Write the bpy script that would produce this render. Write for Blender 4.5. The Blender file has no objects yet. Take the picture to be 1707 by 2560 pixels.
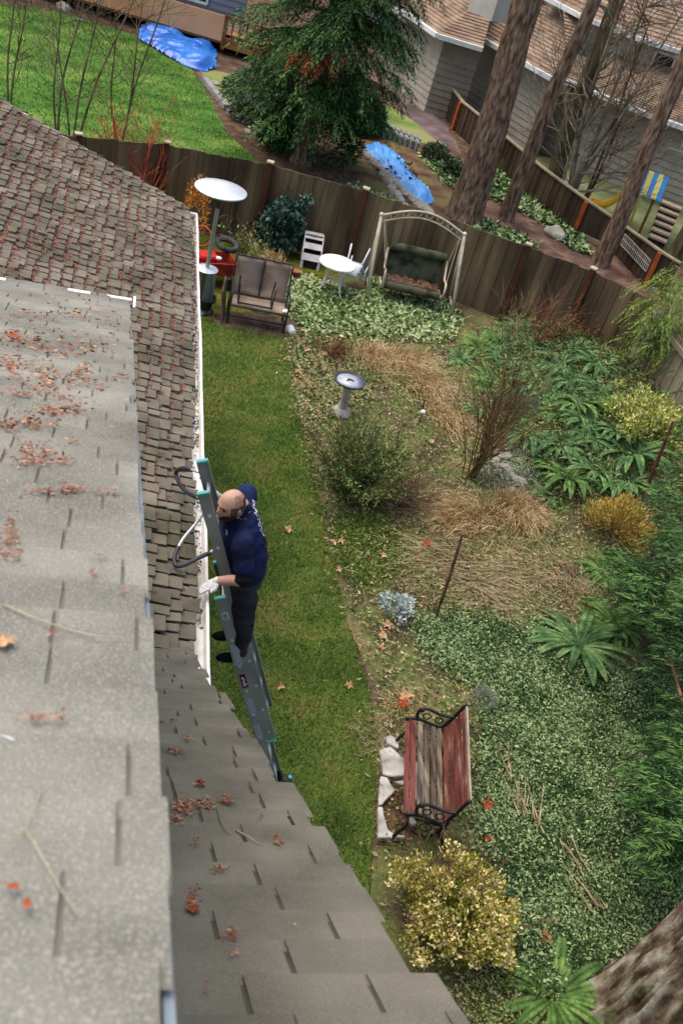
import bpy, bmesh, math, random
import numpy as np
from mathutils import Vector, Matrix, noise
SC = bpy.context.scene
COL = SC.collection
random.seed(7); RNG = np.random.default_rng(7)
R = math.radians
# ------------------------------------------------------------------ camera, light, exposure
CH = 7.8; FPX = 2500.0; PITCH = R(36.5); ROLL = R(17.3); YAW = R(17.7)   # world: X = out from the eave, Y = along the gutter
CAMP = Vector((0, 0, CH))
fw = Vector((math.sin(YAW)*math.cos(PITCH), math.cos(YAW)*math.cos(PITCH), -math.sin(PITCH)))
rt0 = Vector((math.cos(YAW), -math.sin(YAW), 0)); up0 = rt0.cross(fw)
rt = rt0*math.cos(ROLL)+up0*math.sin(ROLL); up = -rt0*math.sin(ROLL)+up0*math.cos(ROLL)
cd = bpy.data.cameras.new('camera'); cam = bpy.data.objects.new('camera', cd); COL.objects.link(cam)
cam.matrix_world = Matrix(((rt.x, up.x, -fw.x, 0), (rt.y, up.y, -fw.y, 0), (rt.z, up.z, -fw.z, CH), (0, 0, 0, 1)))
cd.sensor_fit = 'VERTICAL'; cd.sensor_height = 22.2; cd.lens = FPX/2560*22.2
cd.clip_start = 0.05; cd.clip_end = 2000
cd.dof.use_dof = True; cd.dof.focus_distance = 7.2; cd.dof.aperture_fstop = 3.4
SC.camera = cam
w = bpy.data.worlds.new('World'); SC.world = w; w.use_nodes = True
nt = w.node_tree; bg = nt.nodes['Background']
sky = nt.nodes.new('ShaderNodeTexSky'); sky.sky_type = 'NISHITA'; sky.sun_disc = False
SUN_EL, SUN_AZ = R(68), R(-62)      # azimuth measured from +Y towards +X
sky.sun_elevation = SUN_EL; sky.sun_rotation = SUN_AZ
sky.air_density = 1.0; sky.dust_density = 4.0; sky.ozone_density = 0.4
nt.links.new(sky.outputs[0], bg.inputs[0]); bg.inputs[1].default_value = 0.15
sd = bpy.data.lights.new('sun', 'SUN'); sd.energy = 1.2; sd.angle = R(60); sd.color = (1, .945, .86)
so = bpy.data.objects.new('sun', sd); COL.objects.link(so)
sv = Vector((math.sin(SUN_AZ)*math.cos(SUN_EL), math.cos(SUN_AZ)*math.cos(SUN_EL), math.sin(SUN_EL)))
so.rotation_euler = sv.to_track_quat('Z', 'Y').to_euler()
SC.view_settings.view_transform = 'Standard'; SC.view_settings.look = 'None'
SC.view_settings.exposure = 0.72; SC.view_settings.gamma = 1.0
# ------------------------------------------------------------------ pixel -> point helpers (photo pixels, 1707 x 2560)
def ray(x, y):
    return (fw*FPX + rt*(x-853.5) + up*(1280-y)).normalized()
def G(x, y, z=0.0):
    d = ray(x, y); return CAMP + d*((z-CH)/d.z)
def PX(x, y, X):
    d = ray(x, y); return CAMP + d*(X/d.x)
def PY(x, y, Y):
    d = ray(x, y); return CAMP + d*(Y/d.y)
K = 1.0887
# ------------------------------------------------------------------ materials
def _mk(name):
    m = bpy.data.materials.new(name); m.use_nodes = True
    return m, m.node_tree, m.node_tree.nodes['Principled BSDF']
def srgb(h):
    h = h.lstrip('#'); c = [int(h[i:i+2], 16)/255 for i in (0, 2, 4)]
    return tuple((v/12.92 if v <= .04045 else ((v+.055)/1.055)**2.4) for v in c)+(1,)
def C(c):
    if isinstance(c, str): return srgb(c)
    return tuple(c)+(1,) if len(c) == 3 else c
def M(name, cols, scale=6, detail=6, rough=.75, bump=0, bscale=None, island=0, stretch=(1, 1, 1), metal=0, spec=.2, speck=None, sscale=150, samt=.5, lo=.35, hi=.65, tr=0, isl_cols=False):
    """cols: colours along a noise ramp; island: brightness scatter per loose piece; speck: colour of fine grains"""
    m, t, b = _mk(name); n = t.nodes; L = t.links
    tc = n.new('ShaderNodeTexCoord'); mp = n.new('ShaderNodeMapping'); mp.inputs['Scale'].default_value = stretch
    L.new(tc.outputs['Object'], mp.inputs[0])
    nz = n.new('ShaderNodeTexNoise'); nz.inputs['Scale'].default_value = scale; nz.inputs['Detail'].default_value = detail
    L.new(mp.outputs[0], nz.inputs['Vector'])
    rp = n.new('ShaderNodeValToRGB'); cr = rp.color_ramp
    cr.elements[0].position = lo; cr.elements[0].color = C(cols[0]); cr.elements[1].position = hi; cr.elements[1].color = C(cols[-1])
    for i, c in enumerate(cols[1:-1]):
        e = cr.elements.new(lo+(hi-lo)*(i+1)/(len(cols)-1)); e.color = C(c)
    geo = n.new('ShaderNodeNewGeometry')
    if isl_cols:
        mx = n.new('ShaderNodeMath'); mx.operation = 'MULTIPLY_ADD'; mx.inputs[1].default_value = .62; mx.inputs[2].default_value = -.31
        L.new(geo.outputs['Random Per Island'], mx.inputs[0])
        ad = n.new('ShaderNodeMath'); ad.operation = 'ADD'; L.new(nz.outputs['Fac'], ad.inputs[0]); L.new(mx.outputs[0], ad.inputs[1])
        L.new(ad.outputs[0], rp.inputs[0])
    else: L.new(nz.outputs['Fac'], rp.inputs[0])
    out = rp.outputs[0]
    if speck:
        vz = n.new('ShaderNodeTexNoise'); vz.inputs['Scale'].default_value = sscale; vz.inputs['Detail'].default_value = 2; vz.inputs['Roughness'].default_value = .8
        L.new(tc.outputs['Object'], vz.inputs['Vector'])
        sr = n.new('ShaderNodeValToRGB'); sr.color_ramp.elements[0].position = .52; sr.color_ramp.elements[1].position = .66
        sr.color_ramp.elements[0].color = (0, 0, 0, 1); sr.color_ramp.elements[1].color = (samt,)*3+(1,)
        L.new(vz.outputs['Fac'], sr.inputs[0])
        mi = n.new('ShaderNodeMix'); mi.data_type = 'RGBA'; L.new(sr.outputs[0], mi.inputs[0]); L.new(out, mi.inputs[6]); mi.inputs[7].default_value = C(speck)
        out = mi.outputs[2]
    if island:
        hv = n.new('ShaderNodeHueSaturation'); mm = n.new('ShaderNodeMapRange')
        mm.inputs[3].default_value = 1-island; mm.inputs[4].default_value = 1+island
        L.new(geo.outputs['Random Per Island'], mm.inputs[0]); L.new(mm.outputs[0], hv.inputs['Value']); L.new(out, hv.inputs['Color']); out = hv.outputs[0]
    L.new(out, b.inputs['Base Color'])
    b.inputs['Roughness'].default_value = rough; b.inputs['Metallic'].default_value = metal; b.inputs['Specular IOR Level'].default_value = spec
    if bump:
        bn = n.new('ShaderNodeTexNoise'); bn.inputs['Scale'].default_value = bscale or scale*4; bn.inputs['Detail'].default_value = 4
        L.new(mp.outputs[0], bn.inputs['Vector'])
        bp = n.new('ShaderNodeBump'); bp.inputs['Strength'].default_value = min(1, bump); bp.inputs['Distance'].default_value = .02
        L.new(bn.outputs['Fac'], bp.inputs['Height']); L.new(bp.outputs[0], b.inputs['Normal'])
    if tr:
        b.inputs['Transmission Weight'].default_value = 0
        ts = n.new('ShaderNodeBsdfTranslucent'); L.new(out, ts.inputs[0]); ms = n.new('ShaderNodeMixShader'); ms.inputs[0].default_value = tr
        L.new(b.outputs[0], ms.inputs[1]); L.new(ts.outputs[0], ms.inputs[2]); L.new(ms.outputs[0], n['Material Output'].inputs[0])
    return m
# ------------------------------------------------------------------ object helpers
W = {}
def tag(o, label=None, cat=None, group=None, kind=None):
    if label: o['label'] = label
    if cat: o['category'] = cat
    if group: o['group'] = group
    if kind: o['kind'] = kind
    return o
def thing(name, label, cat, loc=(0, 0, 0), rz=0, group=None):
    o = bpy.data.objects.new(name, None); COL.objects.link(o); o.empty_display_size = .2
    o.location = loc; o.rotation_euler = (0, 0, rz); W[o] = Matrix.Translation(Vector(loc)) @ Matrix.Rotation(rz, 4, 'Z')
    return tag(o, label, cat, group)
def link(name, me, m, parent=None, origin=None):
    """mesh given in world coordinates; put under parent, or at its own origin"""
    o = bpy.data.objects.new(name, me); COL.objects.link(o)
    if m is not None and not me.materials: me.materials.append(m)
    if parent is not None:
        me.transform(W[parent].inverted()); o.parent = parent; W[o] = W[parent]
    else:
        if origin is None: origin = (0, 0, 0)
        me.transform(Matrix.Translation(-Vector(origin))); o.location = origin; W[o] = Matrix.Translation(Vector(origin))
    return o
class MB:
    def __init__(s, T=None): s.v = []; s.f = []; s.T = T; s.sm = False
    def add(s, vs, fs):
        k = len(s.v)
        s.v += [(s.T @ Vector(p)) if s.T else Vector(p) for p in vs]; s.f += [tuple(i+k for i in f) for f in fs]; return s
    def box(s, c, d, rot=None):
        c = Vector(c); x, y, z = d[0]/2, d[1]/2, d[2]/2
        vs = [Vector((a*x, b*y, e*z)) for a in (-1, 1) for b in (-1, 1) for e in (-1, 1)]
        if rot is not None: vs = [rot @ p for p in vs]
        return s.add([c+p for p in vs], [(0, 1, 3, 2), (4, 6, 7, 5), (0, 4, 5, 1), (2, 3, 7, 6), (0, 2, 6, 4), (1, 5, 7, 3)])
    def beam(s, a, b, w, h, upv=(0, 0, 1)):
        a, b = Vector(a), Vector(b); d = (b-a); L = d.length; d.normalize(); u = Vector(upv); x = d.cross(u)
        if x.length < 1e-4: x = d.cross(Vector((1, 0, 0)))
        x.normalize(); u = x.cross(d)
        return s.box((a+b)/2, (w, L, h), Matrix((x, d, u)).transposed())
    def tube(s, pts, rad, n=8, cap=True):
        pts = [Vector(p) for p in pts]; N = len(pts)
        if not hasattr(rad, '__len__'): rad = [rad]*N
        vs = []; fs = []; x = None
        for i, p in enumerate(pts):
            d = (pts[min(i+1, N-1)]-pts[max(i-1, 0)]).normalized()
            if x is None: x = d.orthogonal().normalized()
            else: x = (x-d*x.dot(d)).normalized()
            y = d.cross(x); r = rad[i]; rx, ry = (r if hasattr(r, '__len__') else (r, r))
            vs += [p+x*(rx*math.cos(2*math.pi*k/n))+y*(ry*math.sin(2*math.pi*k/n)) for k in range(n)]
        for i in range(N-1):
            for k in range(n): fs.append((i*n+k, i*n+(k+1) % n, (i+1)*n+(k+1) % n, (i+1)*n+k))
        if cap: fs.append(tuple(reversed(range(n)))); fs.append(tuple((N-1)*n+k for k in range(n)))
        return s.add(vs, fs)
    def lathe(s, prof, n=32, c=(0, 0, 0)):
        c = Vector(c); vs = []; fs = []; N = len(prof)
        for r, z in prof: vs += [c+Vector((r*math.cos(2*math.pi*k/n), r*math.sin(2*math.pi*k/n), z)) for k in range(n)]
        for i in range(N-1):
            for k in range(n): fs.append((i*n+k, i*n+(k+1) % n, (i+1)*n+(k+1) % n, (i+1)*n+k))
        fs.append(tuple(reversed(range(n)))); fs.append(tuple((N-1)*n+k for k in range(n)))
        return s.add(vs, fs)
    def prism(s, poly, t, nrm=(0, 0, 1)):
        n = len(poly); nv = Vector(nrm).normalized()*t; p = [Vector(q) for q in poly]
        return s.add(p+[q+nv for q in p], [tuple(reversed(range(n))), tuple(range(n, 2*n))]+[(i, (i+1) % n, (i+1) % n+n, i+n) for i in range(n)])
    def sphere(s, c, r, nu=12, nv=8):
        c = Vector(c); rx, ry, rz = r if hasattr(r, '__len__') else (r, r, r); vs = [c+Vector((0, 0, -rz))]; fs = []
        for j in range(1, nv):
            a = -math.pi/2+math.pi*j/nv
            vs += [c+Vector((rx*math.cos(a)*math.cos(2*math.pi*k/nu), ry*math.cos(a)*math.sin(2*math.pi*k/nu), rz*math.sin(a))) for k in range(nu)]
        vs.append(c+Vector((0, 0, rz))); e = len(vs)-1
        for k in range(nu): fs.append((0, 1+(k+1) % nu, 1+k)); fs.append((e, 1+(nv-2)*nu+k, 1+(nv-2)*nu+(k+1) % nu))
        for j in range(nv-2):
            for k in range(nu): fs.append((1+j*nu+k, 1+j*nu+(k+1) % nu, 1+(j+1)*nu+(k+1) % nu, 1+(j+1)*nu+k))
        return s.add(vs, fs)
    def mesh(s, name, smooth=False, bevel=0):
        me = bpy.data.meshes.new(name); me.from_pydata([tuple(p) for p in s.v], [], s.f)
        bm = bmesh.new(); bm.from_mesh(me)
        bmesh.ops.recalc_face_normals(bm, faces=bm.faces)
        if bevel:
            try: bmesh.ops.bevel(bm, geom=[e for e in bm.edges if len(e.link_faces) == 2 and e.calc_face_angle(0) > .6], offset=bevel, segments=2, affect='EDGES', clamp_overlap=True)
            except Exception: pass
        bm.to_mesh(me); bm.free()
        if smooth:
            for p in me.polygons: p.use_smooth = True
            if smooth == 'auto': me.set_sharp_from_angle(angle=R(40))
        me.update(); return me
    def build(s, name, m, parent=None, smooth=False, bevel=0, origin=None):
        return link(name, s.mesh(name, smooth, bevel), m, parent, origin)
def Fr(loc, rz=0, rx=0, ry=0, s=1):
    return Matrix.Translation(Vector(loc)) @ Matrix.Rotation(rz, 4, 'Z') @ Matrix.Rotation(rx, 4, 'X') @ Matrix.Rotation(ry, 4, 'Y') @ Matrix.Scale(s, 4)
def npmesh(name, V, nper):
    """V: (N, nper, 3) separate polygons"""
    V = np.asarray(V, dtype=np.float32); N = len(V); me = bpy.data.meshes.new(name)
    me.vertices.add(N*nper); me.vertices.foreach_set('co', V.ravel()); me.loops.add(N*nper)
    me.loops.foreach_set('vertex_index', np.arange(N*nper, dtype=np.int32)); me.polygons.add(N)
    me.polygons.foreach_set('loop_start', np.arange(0, N*nper, nper, dtype=np.int32))
    me.update(calc_edges=True); me.validate(); return me
def unit(a): return a/np.maximum(1e-9, np.linalg.norm(a, axis=-1, keepdims=True))
def kites(P, D, L, Wd, flat=None, fold=.15):
    """leaf quads at P along D; flat = preferred leaf normals (N,3) or None"""
    P = np.asarray(P, float); D = unit(np.asarray(D, float)); N = len(P)
    if flat is None: flat = RNG.normal(size=(N, 3))
    S = unit(np.cross(D, flat)); Nn = np.cross(S, D); L = np.broadcast_to(L, (N,))[:, None]; Wd = np.broadcast_to(Wd, (N,))[:, None]
    q = np.stack([P, P+D*L*.45+S*Wd/2-Nn*Wd*fold, P+D*L, P+D*L*.45-S*Wd/2-Nn*Wd*fold], 1); return q
def blades(P, D, L, Wd):
    P = np.asarray(P, float); D = unit(np.asarray(D, float)); N = len(P); S = unit(np.cross(D, RNG.normal(size=(N, 3))))
    L = np.broadcast_to(L, (N,))[:, None]; Wd = np.broadcast_to(Wd, (N,))[:, None]
    return np.stack([P-S*Wd/2, P+S*Wd/2, P+D*L], 1)
def inpoly(x, y, poly):
    ins = np.zeros(len(x), bool); n = len(poly); j = n-1
    for i in range(n):
        xi, yi = poly[i][0], poly[i][1]; xj, yj = poly[j][0], poly[j][1]
        c = ((yi > y) != (yj > y)) & (x < (xj-xi)*(y-yi)/((yj-yi) or 1e-9)+xi); ins ^= c; j = i
    return ins
def sample(poly, n):
    a = np.array([(p[0], p[1]) for p in poly]); lo, hi = a.min(0), a.max(0); out = np.zeros((0, 2))
    while len(out) < n:
        q = lo+RNG.random((n*2, 2))*(hi-lo); out = np.vstack([out, q[inpoly(q[:, 0], q[:, 1], poly)]])
    return out[:n]
def wig(poly, amp=.06, step=.25, seed=0):
    out = []; n = len(poly)
    for i in range(n):
        a = Vector(poly[i][:2]); b = Vector(poly[(i+1) % n][:2]); L = (b-a).length; k = max(1, min(60, int(L/step)))
        for j in range(k):
            p = a.lerp(b, j/k); nv = noise.noise_vector(Vector((p.x*1.7, p.y*1.7, seed))); out.append((p.x+nv.x*amp*2, p.y+nv.y*amp*2))
    return out
def sheet(name, poly, z, m, kind='structure'):
    bm = bmesh.new(); vs = [bm.verts.new((p[0], p[1], z)) for p in poly]; es = [bm.edges.new((vs[i], vs[(i+1) % len(vs)])) for i in range(len(vs))]
    bmesh.ops.triangle_fill(bm, use_beauty=True, edges=es, normal=(0, 0, 1)); me = bpy.data.meshes.new(name); bm.to_mesh(me); bm.free()
    o = link(name, me, m); return tag(o, kind=kind)
def mesh_from_mod(ob):
    dg = bpy.context.evaluated_depsgraph_get(); dg.update(); me = bpy.data.meshes.new_from_object(ob.evaluated_get(dg)); return me
def VT(base, px, py):
    """point seen at a pixel, on the upright plane through base that faces the camera"""
    n = Vector((base.x, base.y, 0)); d = ray(px, py); return CAMP+d*(n.dot(n)/n.dot(d))
# ================================================================== GROUND
m_soil = M('soil', ['#3b2a20', '#55402f', '#6d5843'], 5, 9, .95, .6, 30, speck='#8a7a5f', sscale=40, samt=.5)
m_mulch = M('mulch', ['#4a342a', '#5f473c', '#7a6253'], 2.5, 10, .95, .5, 25, speck='#8d7868', sscale=25, samt=.5)
m_lawn = M('lawn_soil', ['#33451a', '#435a22', '#5a6a2c', '#6f6838'], 1.6, 8, .95, .5, 60, speck='#6a7238', sscale=60, samt=.35)
m_nlawn = M('far_lawn', ['#34561c', '#426a25', '#557a30', '#768842'], .9, 9, .95, .5, 30, stretch=(1, 1.6, 1), speck='#5d8a30', sscale=18, samt=.5)
m_moss = M('moss', ['#2f3a10', '#565a12', '#6b6a18', '#4a5a1c'], 2.2, 9, .95, .6, 40)
m_bed = M('bed_soil', ['#453726', '#57503a', '#5c6a35', '#74694a'], 1.8, 10, .95, .7, 22, speck='#a58d6a', sscale=30, samt=.45)
ground = sheet('ground', [(-400, -300), (400, -300), (400, 600), (-400, 600)], -0.006, m_soil)
lawn_edge = [(x*K, y*K) for x, y in [(688, 775), (668, 815), (665, 865), (690, 960), (712, 1050), (737, 1160), (765, 1300), (790, 1400), (828, 1500), (852, 1600), (866, 1750), (864, 1900), (850, 2040), (846, 2150)]]
LE = [G(x, y) for x, y in lawn_edge]
lawn_poly = [(.75, LE[0].y+.1)]+[(p.x, p.y) for p in LE]+[(2.1, -6), (.75, -6)]
lawn_poly = wig(lawn_poly, .03, .2, 3)
sheet('lawn', lawn_poly, .004, m_lawn)
FT = [(195, 341), (417, 362), (676, 412), (915, 478), (1130, 548), (1320, 617), (1483, 678), (1632, 752)]
FH = 1.5
FP = [G(x, y, FH) for x, y in FT]; FP = [Vector((p.x, p.y, 0)) for p in FP]
FP.insert(0, FP[0]+(FP[0]-FP[2]).normalized()*9)
corner = FP[-1]
side_end = Vector((corner.x+.25, -4, 0))
bed_poly = [(p.x, p.y) for p in LE]+[(2.1, -6), (side_end.x+3, -6), (side_end.x, 0)]+[(corner.x, corner.y)]+[(p.x, p.y) for p in reversed(FP[3:-1])]+[(LE[0].x-.2, LE[0].y+1.2)]
sheet('garden_bed', wig(bed_poly, .02, .3, 5), .000, m_bed)
mossp = [(.6, LE[0].y+.05), (LE[0].x+.15, LE[0].y+.08), (LE[0].x-.2, LE[0].y+1.3), (FP[4].x, FP[4].y-.1), (FP[3].x, FP[3].y-.1), (FP[2].x, FP[2].y-.1), (-3, FP[2].y-.2), (-3, 12.4), (.6, 12.4)]
sheet('moss_ground', wig(mossp, .04, .3, 8), .008, m_moss)
pv = [G(x, y) for x, y in [(520, 790), (600, 778), (745, 800), (770, 838), (752, 852), (640, 838), (560, 822)]]
sheet('patio_slab', wig([(p.x, p.y) for p in pv], .02, .2, 2), .012, M('old_paving', ['#4c3a30', '#6b564a', '#7b5f50'], 5, 8, .9, .4, 30))
ms = [(.42, 3.2), (.9, 3.2), (1.2, 4.0), (1.12, 5.0), (.95, 6.0), (.85, 7.5), (.42, 7.5)]
sheet('wall_border', wig(ms, .05, .15, 12), .010, m_mulch)
# far yard
def gp(pts, z=0): return [(G(x, y, z).x, G(x, y, z).y) for x, y in pts]
fl = gp([(-260, -60), (0, 8), (150, 30), (350, 92), (480, 165), (500, 200), (520, 235), (545, 300), (590, 355), (650, 405), (640, 470), (400, 470), (150, 420), (-200, 420)])
sheet('far_lawn', wig(fl, .12, .5, 21), .004, m_nlawn)
fl2 = gp([(505, 175), (600, 190), (700, 230), (940, 250), (1010, 285), (1110, 350), (1125, 372), (1050, 355), (940, 318), (900, 300), (800, 290), (640, 250), (520, 215)])
sheet('far_grass_strip', wig(fl2, .12, .5, 22), .004, M('dry_lawn', ['#566a32', '#708244', '#878a50', '#8c835e'], .8, 8, .95, .4, 20))
mu = gp([(-260, -140), (10, -5), (160, 15), (350, 72), (480, 150), (500, 200), (600, 290), (640, 330), (900, 330), (960, 370), (1060, 380), (1160, 420), (1100, 560), (1500, 790), (1700, 780), (1640, 700), (1440, 590), (1300, 520), (1100, 330), (1060, 200), (1000, 120), (800, 100), (520, 60), (300, -60)])
sheet('mulch_ground', mu, .000, m_mulch)
sheet('bare_soil', wig(gp([(900, 320), (950, 325), (1060, 372), (1120, 420), (1170, 480), (1130, 560), (1060, 590), (950, 560), (880, 470), (850, 400)]), .15, .4, 9), .008, M('brown_soil', ['#4d3c2b', '#66523b', '#766345', '#6b6a3c'], 1.5, 9, .95, .6, 20))
sheet('far_path', wig(gp([(1000, 195), (1040, 190), (1075, 270), (1120, 320), (1150, 380), (1090, 350), (1030, 300), (985, 260)]), .1, .4, 10), .008, M('bark_path', ['#57474a', '#6c5a5c', '#7c6a66'], 2, 9, .95, .4, 20))
sheet('neighbour_yard', gp([(1300, 400), (1707, 660), (2000, 800), (2000, 350), (1707, 420), (1450, 380)]), .002, M('neighbour_grass', ['#4d4a34', '#5f6a42', '#7c7a5a'], .8, 8, .95, .4, 20))
# ================================================================== THE HOUSE WE STAND ON
def zlow(Y): return 3.86-(Y-3.41)*math.tan(R(38))
def zup(Y): return 5.10-(Y-5.16)*math.tan(R(20))
def zgar(X): return 2.83+(.80-X)*math.tan(R(21))
gran = dict(scale=3, detail=8, rough=.95, bump=.5, bscale=260, island=.10, spec=.2)
m_shU = M('upper_shingle', ['#6b6a61', '#7f7e74', '#908e83'], speck='#beb6a4', sscale=230, samt=.75, **gran)
m_shL = M('lower_shingle', ['#5f5d51', '#716e61', '#807c6e'], speck='#aaa08a', sscale=300, samt=.6, **gran)
m_shG = M('garage_shingle', ['#504e3c', '#645e4e', '#726b5b', '#7f7767'], 2, 8, .95, .5, 120, island=.20, spec=.2, speck='#8f887a', sscale=120, samt=.5)
m_deckdark = M('felt', ['#241d18', '#3b2c24'], 4, 6, .95)
m_white = M('white_paint', ['#dcdcd8', '#eceae4'], 3, 6, .5, .05)
m_siding = M('beige_siding', ['#8a8376', '#958d80'], 2, 5, .8)
house = thing('house', 'grey shingled house with white gutter, seen from its own roof', 'house', (0, 4, 0))
def shingles(O, ax, dn, s0, s1, x0, x1, expo, tw, th, gap=.008, jit=.01, slot=1.0, jx=.0, ragged=0, seed=1, curl=0, skip=0):
    """courses of tabs: ax = along the course, dn = down the slope; x0, x1 functions of s"""
    rnd = random.Random(seed); mb = MB(); ax = Vector(ax); dn = Vector(dn); nr = ax.cross(dn); nr = nr if nr.z > 0 else -nr; O = Vector(O)
    s = s0; row = 0
    while s < s1:
        xa, xb = x0(s), x1(s); x = xa-rnd.random()*tw[1]; end = xb+rnd.uniform(-ragged, ragged*.3)
        while x < end:
            wd = rnd.uniform(*tw); a = max(x, xa); b = min(x+wd, end); x += wd
            if b-a < .012: continue
            if skip and rnd.random() < skip: continue
            e = s+expo*1.0+rnd.uniform(-jit, jit); t2 = th*rnd.uniform(.7, 1.3); g2 = gap/2; st = s-expo*.25
            lift = th*.35
            p = []
            for (xx, ss, hh) in ((a, st, lift*.2), (b, st, lift*.2), (b, e, lift+t2), (a, e, lift+t2)):
                xx = xx+(g2 if xx == a else -g2); p.append(O+ax*xx+dn*ss+nr*(hh+rnd.uniform(-.001, .001)+(curl*rnd.random() if ss == e else 0)))
            q = [v-nr*(t2*.9 if i > 1 else .002) for i, v in enumerate(p)]
            mb.add(p+q, [(0, 1, 2, 3), (7, 6, 5, 4), (0, 4, 5, 1), (1, 5, 6, 2), (2, 6, 7, 3), (3, 7, 4, 0)])
        s += expo; row += 1
    return mb
# garage roof
dnG = Vector((math.cos(R(21)), 0, -math.sin(R(21)))); OG = Vector((.80, 0, 2.83))
SG = 7.0
mb = shingles(OG-dnG*SG, (0, 1, 0), dnG, SG-60*.116, SG-.05, lambda s: -3, lambda s: 12.16, .116, (.085, .18), .024, gap=.026, jit=.028, seed=3, curl=.012)
gr = mb.build('garage_roof', m_shG, house)
mb = MB(); a = OG-dnG*SG; mb.prism([(a.x, -3, a.z), (.765, -3, 2.843), (.765, 12.15, 2.843), (a.x, 12.15, a.z)], -.05); mb.build('roof_deck', m_deckdark, gr)
mb = MB(); mb.beam((a.x, 12.16, a.z-.09), (.78, 12.16, 2.76), .03, .16); mb.build('rake_board', m_white, gr)
# lower roof
dnL = Vector((0, math.cos(R(38)), -math.sin(R(38)))); OL = Vector((0, 0, zlow(0)))
s0 = -1.0; s1 = 5.0/math.cos(R(38))
def lowx(s):
    Y = s*math.cos(R(38)); return .862-.028*(Y-1)
mb = shingles(OL, (1, 0, 0), dnL, s0, s1, lambda s: -1.8, lowx, .165, (.27, .33), .0065, gap=.013, jit=.004, ragged=.055, seed=12)
lr = mb.build('lower_roof', m_shL, house)
mb = MB(); mb.prism([(-1.8, -.8, zlow(-.8)), (.77, -.8, zlow(-.8)), (.71, 5.0, zlow(5.0)), (-1.8, 5.0, zlow(5.0))], -.03); mb.build('roof_deck', M('old_shingle_underlay', ['#4b4740', '#57534a'], 5, 5, .95), lr)
# upper roof
dnU = Vector((0, math.cos(R(20)), -math.sin(R(20)))); OU = Vector((0, 0, zup(0)))
s0 = -1.9; s1 = 5.13/math.cos(R(20))
mb = shingles(OU, (1, 0, 0), dnU, s0, s1, lambda s: -2.6, lambda s: .148-.009*s, .136, (.10, .30), .0055, gap=.0075, jit=.004, ragged=.012, seed=6, curl=.003)
ur = mb.build('upper_roof', m_shU, house)
mb = MB(); mb.prism([(-5, -1.8, zup(-1.8)), (.135, -1.8, zup(-1.8)), (.085, 5.14, zup(5.14)), (-5, 5.14, zup(5.14))], -.03); mb.build('roof_deck', M('roof_underlay', ['#6b6963', '#77746c'], 5, 5, .95), ur)
mb = MB(); mb.beam((.150, -1.8, zup(-1.8)-.05), (.095, 5.12, zup(5.12)-.05), .012, .07); mb.build('rake_edge', M('grey_metal_edge', ['#7f8a8f', '#98a2a6'], 4, 4, .5, metal=.2), ur)
for xa, xb in ((PY(169, 730, 5.16).x, PY(226, 738, 5.16).x), (PY(268, 749, 5.16).x, PY(329, 757, 5.16).x), (PY(-20, 690, 5.16).x, PY(14, 698, 5.16).x)):
    mb = MB(); mb.box(((xa+xb)/2, 5.185, zup(5.16)-.005), (xb-xa, .03, .012)); mb.build('drip_edge', m_white, ur)
mb = MB(); mb.box((.122, 5.12, zup(5.12)+.0), (.014, .13, .02)); mb.build('drip_edge', m_white, ur)
# walls
mb = MB(); mb.prism([(.42, -4, 0), (.42, 12.0, 0), (.42, 12.0, 2.72), (.42, 4.9, 2.72), (.42, 4.5, zlow(4.5)-.08), (.42, -.8, zlow(-.8)-.08), (.42, -4, zlow(-.8)-.08)], -.12, (1, 0, 0)); mb.build('side_wall', m_siding, house)
mb = MB(); mb.prism([(.30, 12.0, 0), (-7, 12.0, 0), (-7, 12.0, 2.7), (-5.5, 12.0, zgar(-5.5)-.12), (.30, 12.0, 2.72)], -.12, (0, 1, 0)); mb.build('end_wall', m_siding, house)
mb = MB(); mb.prism([(-.12, -1.8, 3), (-.12, 4.8, 3.0), (-.12, 4.8, zup(4.8)-.06), (-.12, -1.8, zup(-1.8)-.06)], -.12, (1, 0, 0)); mb.prism([(-.24, 4.8, 2.9), (-5, 4.8, 2.9), (-5, 4.8, zup(4.8)-.06), (-.24, 4.8, zup(4.8)-.06)], -.12, (0, 1, 0)); mb.build('upper_wall', m_siding, house)
# gutter: open trough hung on the eave
gx0, gx1, gz = .765, .912, 2.80
prof = [(gx0, gz-.01), (gx0, gz-.085), (gx1-.03, gz-.085), (gx1-.002, gz-.04), (gx1, gz), (gx1-.022, gz+.004), (gx1-.022, gz-.006), (gx1-.010, gz-.010), (gx1-.034, gz-.075), (gx0+.008, gz-.075), (gx0+.008, gz-.01)]
mb = MB(); ys = [2.6+i*.5 for i in range(20)]; ys[-1] = 12.12; n = len(prof); vs = []; fs = []
for j, y in enumerate(ys):
    wv = .004*math.sin(y*2.3)+.003*math.sin(y*5.1); vs += [(x+wv, y, z-.0) for x, z in prof]
for j in range(len(ys)-1):
    for i in range(n): fs.append((j*n+i, j*n+(i+1) % n, (j+1)*n+(i+1) % n, (j+1)*n+i))
fs += [tuple(range(n)), tuple((len(ys)-1)*n+i for i in range(n))]
m_gut = M('gutter_white', ['#e6e6e2', '#f4f3ee', '#e2e0cf'], 6, 6, .4, .1, 40)
gut = MB().add(vs, fs).build('gutter', m_gut, house, smooth='auto')
mb = MB()
y = 2.8; rnd = random.Random(4)       # paint flakes and roof cement along the eave make its inner edge uneven
while y < 12.05:
    L = rnd.uniform(.05, .22); mb.add([(gx0-.012-rnd.random()*.02, y, gz-.012), (gx0+.035, y, gz-.035), (gx0+.035, y+L, gz-.035), (gx0-.012-rnd.random()*.02, y+L, gz-.012)], [(0, 1, 2, 3)]); y += L*rnd.uniform(.8, 1.3)
mb.build('eave_flashing', m_gut, gut)
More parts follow.
